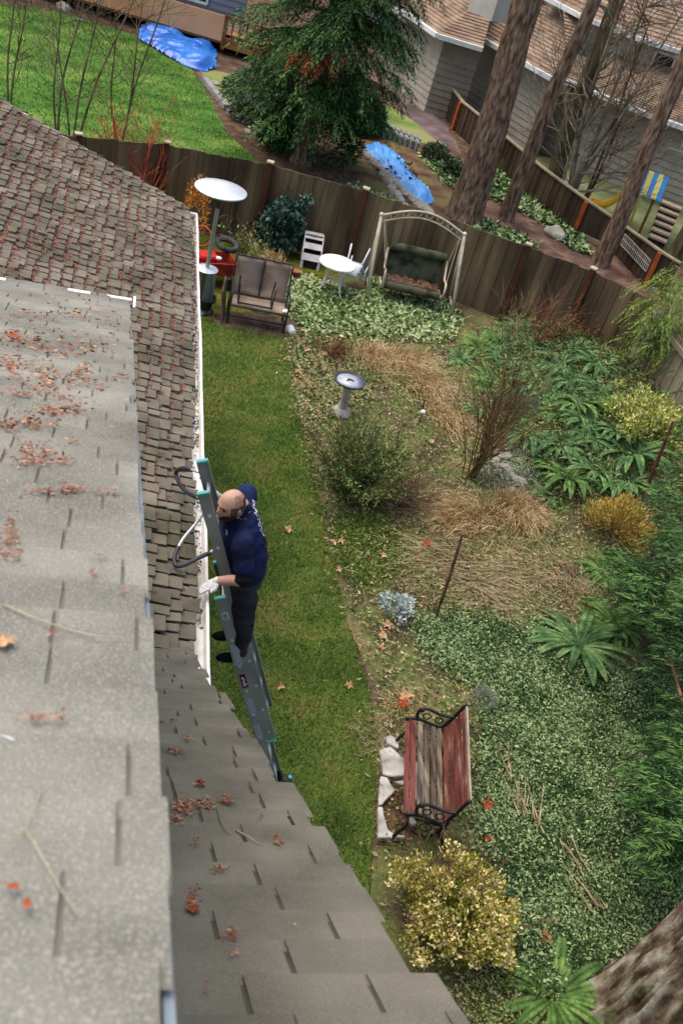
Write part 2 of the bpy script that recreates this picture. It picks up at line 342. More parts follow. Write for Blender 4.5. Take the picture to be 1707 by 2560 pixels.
mb = MB(); mb.box((gx1-.055, 12.135, gz-.045), (.10, .03, .09)); mb.tube([(gx1-.05, 11.6, gz-.08), (gx1-.05, 11.6, gz-.3), (.50, 11.6, gz-.55), (.50, 11.6, .1)], .035, 8); mb.build('downspout', m_white, gut)
# debris in the gutter
def scatter_mesh(name, P, D, L, Wd, m, flat=None, fold=.1, parent=None, label=None, cat=None, kind='stuff'):
    me = npmesh(name, kites(P, D, L, Wd, flat, fold), 4); o = link(name, me, m, parent)
    return tag(o, label, cat, None, kind)
n = 5200; yy = 2.8+9.3*RNG.random(n); keep = RNG.random(n) < np.where(yy > 8.6, 1.0, np.where(yy > 7.2, .6, np.where((yy > 5.0) & (yy < 6.6), .20, .05))); yy = yy[keep]; n = len(yy)
xx = gx0+.015+RNG.random(n)*.10; zz = gz-.07+RNG.random(n)*np.where(yy > 8.6, .06, .01)
m_lit = M('litter_brown', ['#1d1410', '#4a2c22', '#7a4733', '#8b5f4a'], 9, 4, .9, isl_cols=True)
dd = RNG.normal(size=(n, 3)); dd[:, 2] *= .2
scatter_mesh('gutter_litter', np.stack([xx, yy, zz], 1), dd, .015+.03*RNG.random(n), .006+.012*RNG.random(n), m_lit, np.tile([0, 0, 1.], (n, 1))+RNG.normal(size=(n, 3))*.4, label='dark needle litter lying in the white gutter', cat='litter')
# needles on the garage roof, caught below the course edges and thicker towards the far end
n = 120000; s = SG*RNG.random(n); s = np.where(RNG.random(n) < .75, np.floor(s/.116)*.116+.04+RNG.normal(size=n)*.025+.02, s); yy = 12.1-9.5*RNG.random(n)
keep = (RNG.random(n) < np.clip((yy-5.4)/3.6, .04, 1.0)) & (s < SG-.08) & (s > 0); s = s[keep]; yy = yy[keep]; n = len(s)
nG = np.array([math.sin(R(21)), 0, math.cos(R(21))]); P = np.array(OG-dnG*SG)[None]+s[:, None]*np.array(dnG)[None]+nG[None]*(.014+.012*RNG.random(n))[:, None]; P[:, 1] = yy
dd = RNG.normal(size=(n, 3)); dd -= nG*(dd@nG)[:, None]
m_need = M('needles', ['#5a3328', '#8f5445', '#a56b58', '#94715f'], 5, 4, .9, isl_cols=True)
scatter_mesh('needle_litter', P, dd, .025+.05*RNG.random(n), .006+.010*RNG.random(n), m_need, np.tile(nG, (n, 1)), label='reddish fir needles caught between the shingles of the garage roof', cat='litter')
# orange cedar sprigs in drifts on the upper roof (photo pixels of the drifts)
dr = [(30, 835, 30, 8, 26), (70, 855, 40, 8, 30), (20, 905, 40, 14, 60), (35, 930, 18, 14, 30), (120, 950, 34, 26, 90), (200, 945, 20, 18, 40), (215, 925, 14, 14, 20), (40, 985, 50, 6, 40), (60, 790, 60, 8, 24), (180, 790, 40, 10, 24), (210, 870, 40, 16, 34), (150, 880, 40, 10, 26), (305, 945, 22, 10, 12), (250, 970, 12, 6, 12),
      (60, 1060, 60, 10, 90), (140, 1030, 50, 10, 70), (185, 1020, 16, 16, 30), (20, 1070, 14, 10, 20), (90, 1130, 40, 16, 70), (80, 1155, 40, 8, 60), (150, 1150, 20, 8, 30), (180, 1105, 14, 5, 8), (130, 1230, 50, 6, 50), (180, 1220, 22, 8, 20), (240, 1230, 8, 6, 8), (280, 1235, 14, 6, 12), (30, 1330, 14, 30, 40), (20, 1360, 20, 20, 40), (15, 1390, 30, 14, 30),
      (250, 1395, 14, 6, 8), (90, 1798, 40, 6, 26), (150, 1800, 18, 5, 14), (230, 1430, 10, 8, 8), (130, 1585, 18, 8, 10), (310, 1490, 5, 14, 6), (110, 860, 80, 40, 60), (150, 1000, 90, 60, 60), (220, 760, 60, 20, 20), (290, 830, 30, 30, 12)]
nU = Vector((0, math.sin(R(20)), math.cos(R(20))))
def onU(px, py, off=.012):
    p0 = Vector((0, 0, zup(0)))+nU*off; d = ray(px, py); return CAMP+d*((p0-CAMP).dot(nU)/d.dot(nU))
nL = Vector((0, math.sin(R(38)), math.cos(R(38))))
def onL(px, py, off=.014):
    p0 = Vector((0, 0, zlow(0)))+nL*off; d = ray(px, py); return CAMP+d*((p0-CAMP).dot(nL)/d.dot(nL))
m_sprig = M('sprig_orange', ['#7d4a32', '#b0714e', '#cb9673', '#b99a7c', '#8a5a44'], 9, 4, .9, isl_cols=True)
def drift(lst, on, nn, fac, name, label, sc=1.0):
    P = []; Dn = []
    for (x, y, sx, sy, k) in lst:
        for i in range(int(k*fac)):
            a = RNG.normal(); b = RNG.normal(); p = on(x+a*sx*.75, y+b*sy*.75); P.append(p+nn*abs(RNG.normal())*.006)
    P = np.array(P); n = len(P); dd = RNG.normal(size=(n, 3))*np.array([1, .7, 1]); nv = np.array(nn); dd -= nv*(dd@nv)[:, None]*.85
    dist = np.linalg.norm(P-np.array(CAMP), axis=1); f = np.clip(dist/4, .35, 1.3)*sc
    scatter_mesh(name, P, dd, (.011+.022*RNG.random(n))*f, (.005+.007*RNG.random(n))*f, m_sprig, np.tile(nv, (n, 1))+RNG.normal(size=(n, 3))*.5, .3, label=label, cat='litter')
drift(dr, onU, nU, 1.25, 'sprig_litter', 'orange cedar sprigs drifted on the upper grey roof')
K2 = lambda x, y: (350+x/1.96, 1600+y/1.96)
dl = [(180, 548, 26, 6, 40), (245, 485, 12, 8, 14), (295, 700, 14, 12, 40), (210, 820, 34, 26, 130), (300, 800, 34, 12, 60), (420, 790, 26, 8, 40), (180, 880, 16, 14, 30), (330, 815, 20, 8, 20), (270, 1000, 12, 12, 12), (390, 1120, 24, 10, 30), (255, 1300, 22, 26, 50), (265, 1235, 10, 14, 14), (455, 1440, 10, 26, 30), (415, 1445, 12, 8, 12), (455, 1540, 6, 12, 8), (680, 995, 14, 8, 22), (660, 960, 6, 14, 10), (320, 1715, 10, 5, 6), (590, 860, 5, 5, 4), (775, 1400, 5, 5, 3), (430, 780, 8, 20, 16), (130, 400, 30, 6, 10)]
drift([K2(a, b)+(c/1.96, d/1.96, e) for a, b, c, d, e in dl], onL, nL, 1.3, 'sprig_litter', 'brown leaf and sprig litter caught in the slots of the lower roof', .8)
# ================================================================== FENCES
m_fb = M('fence_board', ['#4a3d2e', '#64543e', '#7c6c50'], 3.5, 10, .9, .35, 30, island=.22, stretch=(1, 1, .12))
m_fp = M('fence_post', ['#462a1c', '#583624'], 4, 6, .85, .2)
m_cap = M('post_cap', ['#a2937c', '#b9ab94'], 8, 5, .8)
def board_fence(label, pts, h, posts, m_b, m_p, cat='fence', bw=.14, side=1, hs=None, rail=None, sag=0, cap=True, ph=.06, top=.0):
    f = thing('wooden_fence', label, cat, pts[len(pts)//2]); rnd = random.Random(int(abs(pts[0].x*10)))
    for i in range(len(pts)-1):
        a, b = pts[i], pts[i+1]; L = (b-a).length; d = (b-a)/L; nn = Vector((-d.y, d.x, 0))*side; mb = MB(); x = 0
        ha, hb = (hs[i], hs[i+1]) if hs else (h, h)
        while x < L-.01:
            w_ = min(bw, L-x); t = (x+w_/2)/L; hh = ha+(hb-ha)*t-sag*4*t*(1-t)+rnd.uniform(-.012, .012); c = a+d*(x+w_/2)
            sgb = .007*(1 if int(x/bw+.5) % 2 else -1); mb.box((c.x+nn.x*sgb, c.y+nn.y*sgb, hh/2+.01), (w_+.002, .018, hh-.02), Matrix((d, nn, Vector((0, 0, 1)))).transposed()); x += bw
        mb.build('board_panel', m_b, f)
        off = -nn*.045
        for zz in (.25, .92): MB().beam(a+off+Vector((0, 0, ha*zz)), b+off+Vector((0, 0, hb*zz)), .04, .09).build('rail', m_b, f)
        if top: mb = MB(); mb.beam(a+Vector((0, 0, ha+.02)), b+Vector((0, 0, hb+.02)), top, .04); mb.build('top_rail', rail or m_b, f)
        if rail and not top: pass
    for i in posts:
        p = pts[i]; hh = (hs[i] if hs else h)+ph; j = min(i, len(pts)-2); d = (pts[j+1]-pts[j]).normalized(); nn = Vector((-d.y, d.x, 0))*side; p = p+nn*.055
        mb = MB(); mb.box((p.x, p.y, hh/2), (.10, .10, hh), Matrix.Rotation(math.atan2(d.y, d.x), 3, 'Z')); po = mb.build('post', m_p, f)
        if cap: mb = MB(); mb.box((p.x, p.y, hh+.012), (.125, .125, .026), Matrix.Rotation(math.atan2(d.y, d.x), 3, 'Z')); mb.build('cap', m_cap, po)
    return f
board_fence('tall brown board fence along the back of the garden, red-brown posts', FP, FH, [1, 2, 3, 4, 6, 7], m_fb, m_fp, side=-1)
m_fs = M('pale_board', ['#6f6552', '#857a64', '#948a73'], 3, 8, .9, .35, 30, island=.15, stretch=(1, 1, .12))
sp = [Vector((corner.x+.25*t+.03, corner.y-.03-t*(corner.y+4), 0)) for t in (0, .14, .28, .42, .56, .7, .85, 1)]
board_fence('pale weathered board fence down the right side of the garden', sp, FH-.05, [1, 2, 3, 4, 5, 6], m_fs, m_fs, side=1)
m_ff = M('far_fence_board', ['#33261c', '#43352a', '#52432f'], 3, 8, .9, .2, island=.2, stretch=(1, 1, .15))
m_or = M('orange_post', ['#8a4420', '#a85a2c'], 4, 4, .8)
m_rail = M('pale_rail', ['#8a8068', '#a09678'], 4, 5, .85)
fbp = [(1030, 120, 1022, 75), (1054, 198, 1068, 153), (1090, 266, 1110, 194), (1135, 325, 1158, 257), (1239, 424, 1266, 345), (1330, 505, 1362, 425), (1435, 584, 1467, 503), (1529, 628, 1555, 564), (1610, 717, 1652, 631), (1660, 740, 1702, 662)]
fpp = [G(a, b) for a, b, c, d in fbp]; fhh = [VT(p, c, d).z for p, (a, b, c, d) in zip(fpp, fbp)]
far_f = board_fence('dark low fence with orange posts and pale top rail behind the pine trunks', fpp, 1, [1, 2, 3, 4, 6, 7, 8], m_ff, m_or, side=-1, hs=fhh, rail=m_rail, cap=False, ph=.0, top=.09, bw=.12)
for i in range(len(fpp)-1):
    mb = MB(); mb.beam(fpp[i]+Vector((.1, -.12, .05)), fpp[i+1]+Vector((.1, -.12, .05)), .10, .09); mb.build('kick_board', m_rail, far_f)
# white lattice leaning behind that fence
lt = thing('lattice_panel', 'small white lattice panel hung on the dark far fence by the right trunk', 'lattice', fpp[7])
p0, p1 = fpp[7]+(fpp[8]-fpp[7])*.12, fpp[7]+(fpp[8]-fpp[7])*.88; mb = MB(); off = Vector((-.05, -.10, 0))
for i in range(19):
    q = p0.lerp(p1, i/18)+off; mb.beam(q+Vector((0, 0, .30)), q+Vector((0, 0, .58)), .02, .012)
for zz in (.31, .45, .57): mb.beam(p0+off+Vector((0, -.012, zz)), p1+off+Vector((0, -.012, zz)), .012, .012)
mb.build('slats', M('lattice_white', ['#a8a294', '#c2bdae'], 4, 4, .8), lt)
# ================================================================== FAR BUILDINGS
m_gs = M('grey_siding', ['#9c9484', '#aaa291'], 3, 6, .85); m_gs2 = M('shaded_siding', ['#80776a', '#8d8474'], 3, 6, .85)  # second is the same siding darkened: shade put into the colour of some faces
m_rf = M('brown_shingle', ['#6e5a49', '#8a7360', '#9a8571'], 2.2, 9, .95, .5, 30, speck='#b7a48e', sscale=18, samt=.4, stretch=(1, 1, 3))
m_gt = M('gutter_pale', ['#cfd2cf', '#e2e4e0'], 4, 4, .5)
m_glass = M('window_glass', ['#20262a', '#39434a'], 1.5, 3, .15, spec=.6)
m_wf = M('window_frame', ['#c9c9c4', '#d8d8d2'], 4, 4, .6)
def siding_wall(a, b, z0, z1, m, parent, name='wall', lap=.18):
    a, b = Vector((a[0], a[1], 0)), Vector((b[0], b[1], 0)); d = (b-a).normalized(); nn = Vector((d.y, -d.x, 0))
    if nn.dot(a) > 0: nn = -nn
    mb = MB(); z = z0
    while z < z1-.01:
        e = min(z+lap, z1); mb.add([a+nn*.03+Vector((0, 0, z)), b+nn*.03+Vector((0, 0, z)), b+nn*.005+Vector((0, 0, e)), a+nn*.005+Vector((0, 0, e)), a+nn*-.1+Vector((0, 0, z)), b+nn*-.1+Vector((0, 0, z)), b+nn*-.1+Vector((0, 0, e)), a+nn*-.1+Vector((0, 0, e))],
               [(0, 1, 2, 3), (4, 5, 6, 7), (0, 1, 5, 4), (2, 3, 7, 6), (0, 3, 7, 4), (1, 2, 6, 5)]); z = e
    return mb.build(name, m, parent)
def window(px, a, b, parent, zofs=0):
    """px: four photo pixels tl,tr,br,bl on the wall through a-b"""
    a, b = Vector((a[0], a[1], 0)), Vector((b[0], b[1], 0)); d = (b-a).normalized(); nn = Vector((d.y, -d.x, 0))
    if nn.dot(a) > 0: nn = -nn
    q = []
    for x, y in px:
        r = ray(x, y); q.append(CAMP+r*((a+nn*.05-CAMP).dot(nn)/r.dot(nn)))
    zt = (q[0].z+q[1].z)/2; zb = (q[2].z+q[3].z)/2; u0 = min((p-a).dot(d) for p in q); u1 = max((p-a).dot(d) for p in q)
    P = lambda u, z: a+d*u+nn*.05+Vector((0, 0, z))
    mb = MB(); fw_ = .07
    for s, e in ((P(u0, zb), P(u1, zb)), (P(u0, zt), P(u1, zt))): mb.beam(s, e, .06, fw_)
    for u in (u0, (u0+u1)/2, u1): mb.beam(P(u, zb), P(u, zt), fw_*.8, .055, nn)
    f = mb.build('window', m_wf, parent); mb = MB(); mb.add([P(u0, zb)-nn*.01, P(u1, zb)-nn*.01, P(u1, zt)-nn*.01, P(u0, zt)-nn*.01], [(0, 1, 2, 3)]); mb.build('pane', m_glass, f)
def eave_block(root, px, ze, z0, pitch=28, run=4.5, over=.35, walls=True, ms=None, fascia=True, rn='roof', runs=None):
    """roof + walls from an eave polyline seen in the photo"""
    E_ = [G(x, y, ze) for x, y in px]; n = len(E_); nrm = []
    for i in range(n-1):
        d = (E_[i+1]-E_[i]).normalized(); nn = Vector((-d.y, d.x, 0))
        if nn.dot(E_[i]) < 0: nn = -nn
        nrm.append(nn)
    def offs(k):
        out = []
        for i in range(n):
            n1 = nrm[max(i-1, 0)]; n2 = nrm[min(i, n-2)]; m = (n1+n2).normalized(); out.append(E_[i]+m*(k/max(.5, m.dot(n1))))
        return out
    T = offs(run); W_ = offs(over)
    for i in range(n-1):
        up_ = Vector((0, 0, run*math.tan(R(pitch)))); mb = MB(); cols = 14; a, b, c, d = E_[i], E_[i+1], T[i+1]+up_, T[i]+up_
        vs = []; fs = []
        for j in range(cols*2):      # courses with a small step at each butt edge
            t0, t1 = j/(cols*2), (j+1)/(cols*2); k = len(vs); l = Vector((0, 0, .03)); vs += [a.lerp(d, t0)+l, b.lerp(c, t0)+l, b.lerp(c, t1), a.lerp(d, t1), a.lerp(d, t0)-l, b.lerp(c, t0)-l]; fs += [(k, k+1, k+2, k+3), (k, k+1, k+5, k+4)]
        r_ = mb.add(vs, fs).build(rn, m_rf, root)
        mb = MB(); mb.beam(a-nrm[i]*.05-Vector((0, 0, .04)), b-nrm[i]*.05-Vector((0, 0, .04)), .12, .12); mb.build('gutter', m_gt, r_)
        if walls: siding_wall(W_[i], W_[i+1], z0, ze-.05, (ms or [m_gs])[i % len(ms or [1])], root)
    return W_
hr = thing('neighbour_house', 'greige house with brown hipped roofs and white gutters behind the pine trunks', 'house', G(1250, 330))
eave_block(hr, [(985, 18), (1031, 38), (1097, 86), (1207, 119)], 2.15, 0, ms=[m_gs, m_gs, m_gs2], run=3.2)
WB = eave_block(hr, [(1185, 79), (1257, 122), (1383, 194), (1419, 203)], 2.15, 0, ms=[m_gs, m_gs, m_gs2], run=3.6, pitch=27)
WC = eave_block(hr, [(1400, 190), (1470, 222), (1536, 248), (1640, 290), (1790, 345)], 2.1, 0, ms=[m_gs2, m_gs, m_gs, m_gs], run=2.4, pitch=24)
WD = eave_block(hr, [(1365, -10), (1460, 40), (1604, 95), (1707, 127), (1850, 170)], 3.5, 2.5, ms=[m_gs2, m_gs, m_gs], run=4.5, pitch=28)
window([(1640, 128), (1725, 152), (1710, 222), (1622, 196)], WD[2], WD[3], hr)
window([(1692, 312), (1745, 326), (1730, 385), (1670, 370)], WC[2], WC[4], hr)
q = G(1240, 48, 3.4)
mb = MB(); mb.box((q.x+.2, q.y+.8, 5.0), (1.1, .9, 3.4), Matrix.Rotation(.5, 3, 'Z')); mb.build('chimney', M('cream_siding', ['#b7b3a6', '#c7c3b6'], 3, 5, .8), hr)
q = G(1330, 50, 3.0)
mb = MB(); mb.box((q.x, q.y+3.2, 3.6), (2.4, 2.4, 3.2), Matrix.Rotation(-.4, 3, 'Z')); mb.build('upper_storey_wall', m_gs, hr)
# grey outbuilding edge near the cedar
hm = thing('grey_house', 'grey house corner glimpsed between the cedar and the brown roofs', 'house', G(1010, 130)); q = G(1000, 115)
mb = MB(); mb.box((q.x-.1, q.y+2.5, 3), (1.4, 4, 6)); mb.build('wall', M('cool_grey_wall', ['#6b6d6e', '#7a7c7c'], 3, 4, .8), hm)
mb = MB(); mb.box((q.x-.1, q.y+2.5, 6.15), (2.0, 4.6, .3)); mb.build('roof', m_rf, hm)
# house with the raised deck, top left
m_peach = M('peach_board', ['#c98f62', '#d9a274', '#e0ad82'], .8, 5, .8, .1)
m_slate = M('slate_siding', ['#6f7380', '#7b7f8b'], 2, 4, .8)
m_dk = M('deck_wood', ['#6d4326', '#8c5a35', '#9b6a42'], 3, 6, .85, .2)
m_black = M('shade_and_metal_black', ['#0b0a09', '#15120f'], 3, 3, .95)  # stands for shade in hollows, and is true black on lamp stem and rod
hd = thing('deck_house', 'house with a long peach skirting board above a dark crawl space', 'house', G(400, 90))
a, b = G(60, -12), G(548, 134); d = (b-a).normalized(); nn = Vector((d.y, -d.x, 0)); nn = nn if nn.dot(a) < 0 else -nn; a = a-d*10
def alongd(t, z, o=0): return a+d*t-nn*o+Vector((0, 0, z))
L = (b-a).length
mb = MB(); mb.prism([alongd(0, 0, .5), alongd(L+1.6, 0, .5), alongd(L+1.6, .42, .5), alongd(0, .42, .5)], -.1, nn); mb.build('crawl_shade_panel', m_black, hd)  # black panel set back under the deck, its colour stands for the shade there
q = b
z1 = VT(b, 548, 102).z; z2 = VT(b, 560, 40).z
mb = MB(); mb.prism([alongd(0, z1), alongd(L-.0, z1), alongd(L-.0, z2), alongd(0, z2)], -.08, nn); mb.build('skirting_board', m_peach, hd)
mb = MB(); mb.prism([alongd(0, z1-.07, .03), alongd(L+1.8, z1-.07, .03), alongd(L+1.8, z1+.02, .03), alongd(0, z1+.02, .03)], -.5, nn); mb.build('deck_edge', m_dk, hd)
siding_wall(alongd(0, 0, .15), alongd(L+.5, 0, .15), z2-.1, z2+4, m_slate, hd)
aw = alongd(0, 0, .15); bw_ = alongd(L, 0, .15)
window([(440, -40), (520, -10), (518, 8), (480, 2)], aw, bw_, hd)
dr_ = thing('deck_stair_rail', 'brown deck railing beside the peach skirting board', 'railing', b+d*.6)
mb = MB(); t0, t1 = L+.06, L+1.5
for t in (t0, t1): MB().beam(alongd(t, z1-.2), alongd(t, z2+.05), .10, .10).build('post', m_dk, dr_)
MB().beam(alongd(t0, z2+.02), alongd(t1, z2+.02), .12, .05).build('handrail', m_dk, dr_); MB().beam(alongd(t0, z1+.08), alongd(t1, z1+.08), .06, .06).build('bottom_rail', m_dk, dr_)
for i in range(1, 7):
    t = t0+(t1-t0)*i/7; mb = MB(); mb.beam(alongd(t, z1+.1), alongd(t, z2), .045, .045); mb.build('baluster', m_dk, dr_)
mb = MB(); mb.prism([alongd(L, z1-.14, -.02), alongd(L+2.2, z1-.14, -.02), alongd(L+2.2, z1, -.02), alongd(L, z1, -.02)], -1.4, nn); mb.build('deck_floor', M('deck_edge_wood', ['#8f6133', '#a9763f'], 3, 5, .85), dr_)
for p_, l_ in (((452, 138), 'n'),):
    pass
# ================================================================== TARPS
def tarp(name, label, poly, h, seed, cols, ridge=None, holes=None, amp=.06, fq=3.0):
    xs = [p[0] for p in poly]; ys = [p[1] for p in poly]; st = .045; nx = int((max(xs)-min(xs))/st)+2; ny = int((max(ys)-min(ys))/st)+2
    gx, gy = np.meshgrid(min(xs)+np.arange(nx)*st, min(ys)+np.arange(ny)*st, indexing='ij'); ins = inpoly(gx.ravel(), gy.ravel(), poly).reshape(nx, ny)
    bm = bmesh.new(); V = {}
    cx, cy = sum(xs)/len(xs), sum(ys)/len(ys)
    for i in range(nx-1):
        for j in range(ny-1):
            if not ins[i, j]: continue
            f = []
            for (u, v) in ((i, j), (i+1, j), (i+1, j+1), (i, j+1)):
                if (u, v) not in V:
                    x, y = gx[u, v], gy[u, v]; P = Vector((x, y, 0)); s_ = (x*ridge[0]+y*ridge[1]) if ridge else x
                    edge = min((min((P.xy-Vector(poly[k][:2]).lerp(Vector(poly[(k+1) % len(poly)][:2]), tt)).length for tt in (0, .25, .5, .75)) for k in range(len(poly))))
                    e = min(1, edge/.22); q = noise.noise_vector(Vector((x*1.3, y*1.3, seed)))
                    fold = abs(noise.noise(Vector((s_*fq+q.x*.45, q.y*.5, seed))))
                    z = .02+h*e*(1-(1-e)**2)*(.55+.45*math.sin(q.z*4))+amp*(.5-fold)*2*e+.02*noise.noise(Vector((x*9, y*9, seed))); V[(u, v)] = bm.verts.new((x+q.x*.04, y+q.y*.04, max(.016, z)))
                f.append(V[(u, v)])
            try: bm.faces.new(f)
            except ValueError: pass
    me = bpy.data.meshes.new(name); bm.to_mesh(me); bm.free()
    for p in me.polygons: p.use_smooth = True
    o = link(name, me, M(name+'_plastic', cols, 1.2, 5, .32, .15, 14, spec=.6), None, (cx, cy, 0)); return tag(o, label, 'tarp')
zt = lambda pts: [(x/2.613, y/2.613) for x, y in pts]
dd_ = Vector((-d.y, d.x, 0))
tarp('blue_tarp', 'bunched bright blue tarp lying on the lawn under the deck', gp(zt([(885, 250), (930, 190), (1010, 190), (1100, 230), (1230, 275), (1370, 290), (1405, 350), (1400, 450), (1330, 475), (1250, 455), (1170, 420), (1080, 375), (960, 300)])), .16, 3, ['#1e5fc0', '#2f78d4', '#4088de'], ridge=(-d.y, d.x), amp=.17, fq=4.6)
zc = lambda pts: [(850+x/4.48, 150+y/4.48) for x, y in pts]
tarp('pond_tarp', 'long pale blue tarp lying in the stone-edged pond beyond the fence', gp(zc([(270, 975), (480, 960), (610, 1050), (715, 1165), (770, 1265), (840, 1320), (960, 1450), (1040, 1585), (1000, 1625), (900, 1620), (850, 1680), (800, 1580), (720, 1480), (620, 1390), (560, 1310), (450, 1235), (380, 1150), (280, 1050)])), .12, 8, ['#4494e6', '#5ca6f0', '#78b8f6'], amp=.10, fq=4)
m_st = M('pale_stone', ['#857f73', '#a39c8d', '#b9b3a4'], 4, 8, .9, .4, 20)
def rock(name, c, r, m, label=None, cat='stone', group=None, seed=0, origin=True):
    bm = bmesh.new(); bmesh.ops.create_icosphere(bm, subdivisions=3, radius=1)
    for v in bm.verts:
        n1 = noise.noise(v.co*1.3+Vector((seed*3.1, seed, 0))); n2 = noise.noise(v.co*3+Vector((0, seed*2.3, 0))); k = 1+.28*n1+.10*n2; v.co = Vector((v.co.x*r[0]*k, v.co.y*r[1]*k, max(-.3, v.co.z)*r[2]*k))
    me = bpy.data.meshes.new(name); bm.to_mesh(me); bm.free(); me.transform(Matrix.Rotation(seed*1.7, 4, 'Z'))
    for p in me.polygons: p.use_smooth = True
    me.transform(Matrix.Translation(Vector(c))); return tag(link(name, me, m, None, c), label, cat, group)
A_, B_ = zc([(200, 985)])[0], zc([(1000, 1735)])[0]
for i in range(20):
    t = i/19; x = A_[0]+(B_[0]-A_[0])*t; y = A_[1]+(B_[1]-A_[1])*t-math.sin(t*math.pi)*-6; p = G(x, y); s_ = random.uniform(.75, 1.25)
    rock('edging_stone', (p.x, p.y, .03), (.16*s_, .12*s_, .09), m_st, 'pale stone in the row edging the far pond', 'stone', 'pale stones edging the far pond', i)
for i in range(6):
    x = 955+i*11; y = 440+i*16; p = G(x, y); rock('edging_stone', (p.x, p.y, .03), (.15, .12, .09), m_st, 'pale stone in the row edging the far pond', 'stone', 'pale stones edging the far pond', 30+i)
m_cb = M('concrete', ['#7a7c7a', '#a9aaa5', '#cfcfca'], 5, 6, .9, .3)
for r_ in range(2):
    for i in range(8):
        x = 944+i*13.2+r_*3; y = 323+i*5.3+r_*(-9)+14; p = G(x, y); mb = MB(Fr((p.x, p.y, .12), R(18)+random.uniform(-.1, .1), R(14)))
        mb.box((0, 0, 0), (.085, .20, .26)); tag(mb.build('concrete_block', m_cb, bevel=.012, origin=(p.x, p.y, 0)), 'grey concrete block standing in the double row on the far strip of grass', 'block', 'concrete blocks in a double row')
# timber edging
for (a1, b1, l_) in (((509, 203), (566, 276), 'long grey timber edging the far bark bed'), ((570, 284), (597, 301), 'short pale timber below the long grey edging timber')):
    p, q = G(*a1), G(*b1); mb = MB(); mb.beam(p+Vector((0, 0, .07)), q+Vector((0, 0, .07)), .16, .14); tag(mb.build('garden_timber', M('grey_timber', ['#7a7672', '#98948e'], 5, 6, .9, .3), bevel=.01, origin=p), l_, 'timber')
p = G(1385, 592); rock('boulder', (p.x, p.y, .05), (.30, .17, .20), M('boulder_stone', ['#8d8877', '#aaa592', '#bdb8a6'], 3, 8, .9, .5, 20), 'pale boulder alone on the bark ground beyond the back fence', 'rock', None, 5)
for i, (x, y, r_) in enumerate([(540, 212, .11), (532, 208, .09), (620, 332, .1), (1146, 270, .1), (1068, 238, .12), (1083, 262, .14), (160, 22, .22), (202, 52, .1)]):
    p = G(x, y); rock('small_rock', (p.x, p.y, .02), (r_, r_*.8, r_*.7), m_st, ['pale rock at the top of the timber edged bed', 'pale rock at the top of the timber edged bed', 'pale rock at the foot of the far bark bed', 'pale rock by the far dark fence', 'pale rock by the far dark fence', 'pale rock by the far dark fence', 'large grey rock at the top edge of the far lawn', 'small pale rock at the top edge of the far lawn'][i], 'rock', ['rocks in the timber bed', 'rocks in the timber bed', None, 'rocks along the far fence', 'rocks along the far fence', 'rocks along the far fence', None, None][i], 40+i)
# ================================================================== TREES AND PLANTS
m_bark = M('pine_bark', ['#3b2c22', '#644f3f', '#86705c', '#9c8a76'], 5.5, 12, .95, 1.0, 12, stretch=(3.0, 3.0, .8), lo=.3, hi=.7)
m_bark2 = M('mossy_bark', ['#332b20', '#4e4533', '#6a6248', '#5a6038'], 2.6, 10, .95, .9, 9, stretch=(3, 3, .6), lo=.3, hi=.7)
m_twig = M('twig', ['#5a5243', '#7a7160', '#8d8676'], 5, 5, .9)
m_redtwig = M('red_twig', ['#96362a', '#b85040', '#c86c56'], 4, 4, .7)
m_browntwig = M('brown_twig', ['#4c3328', '#6b4a3a', '#86664f'], 5, 4, .9)
def spline(pts, k=6):
    pts = [Vector(p) for p in pts]; P = [pts[0]]+pts+[pts[-1]]; out = []
    for i in range(1, len(P)-2):
        for j in range(k):
            t = j/k; a, b, c, d = P[i-1], P[i], P[i+1], P[i+2]; out.append(.5*((2*b)+(-a+c)*t+(2*a-5*b+4*c-d)*t*t+(-a+3*b-3*c+d)*t*t*t))
    out.append(pts[-1]); return out
def trunk_mesh(pts, r0, r1, n=28, flare=1.45, rough=.09, seed=0, k=10, ridge=0, rf=7):
    P = spline(pts, k); N = len(P); vs = []; fs = []
    for i, p in enumerate(P):
        t = i/(N-1); r = r0+(r1-r0)*t; z = (p-P[0]).length; r *= 1+(flare-1)*math.exp(-z/max(.01, r0*1.2))
        for q in range(n):
            a = 2*math.pi*q/n; nn = noise.noise(Vector((math.cos(a)*2.2, math.sin(a)*2.2, z*.9+seed))); n2 = noise.noise(Vector((math.cos(a)*6, math.sin(a)*6, z*1.6+seed)))
            rr = r*(1+rough*nn+rough*.8*n2-(ridge*max(0, 1-3.2*abs(noise.noise(Vector((math.cos(a)*rf, math.sin(a)*rf, z*1.5+seed*2))))) if ridge else 0)); vs.append(p+Vector((math.cos(a)*rr, math.sin(a)*rr, 0)))
    for i in range(N-1):
        for q in range(n): fs.append((i*n+q, i*n+(q+1) % n, (i+1)*n+(q+1) % n, (i+1)*n+q))
    fs.append(tuple((N-1)*n+q for q in range(n))); return MB().add(vs, fs)
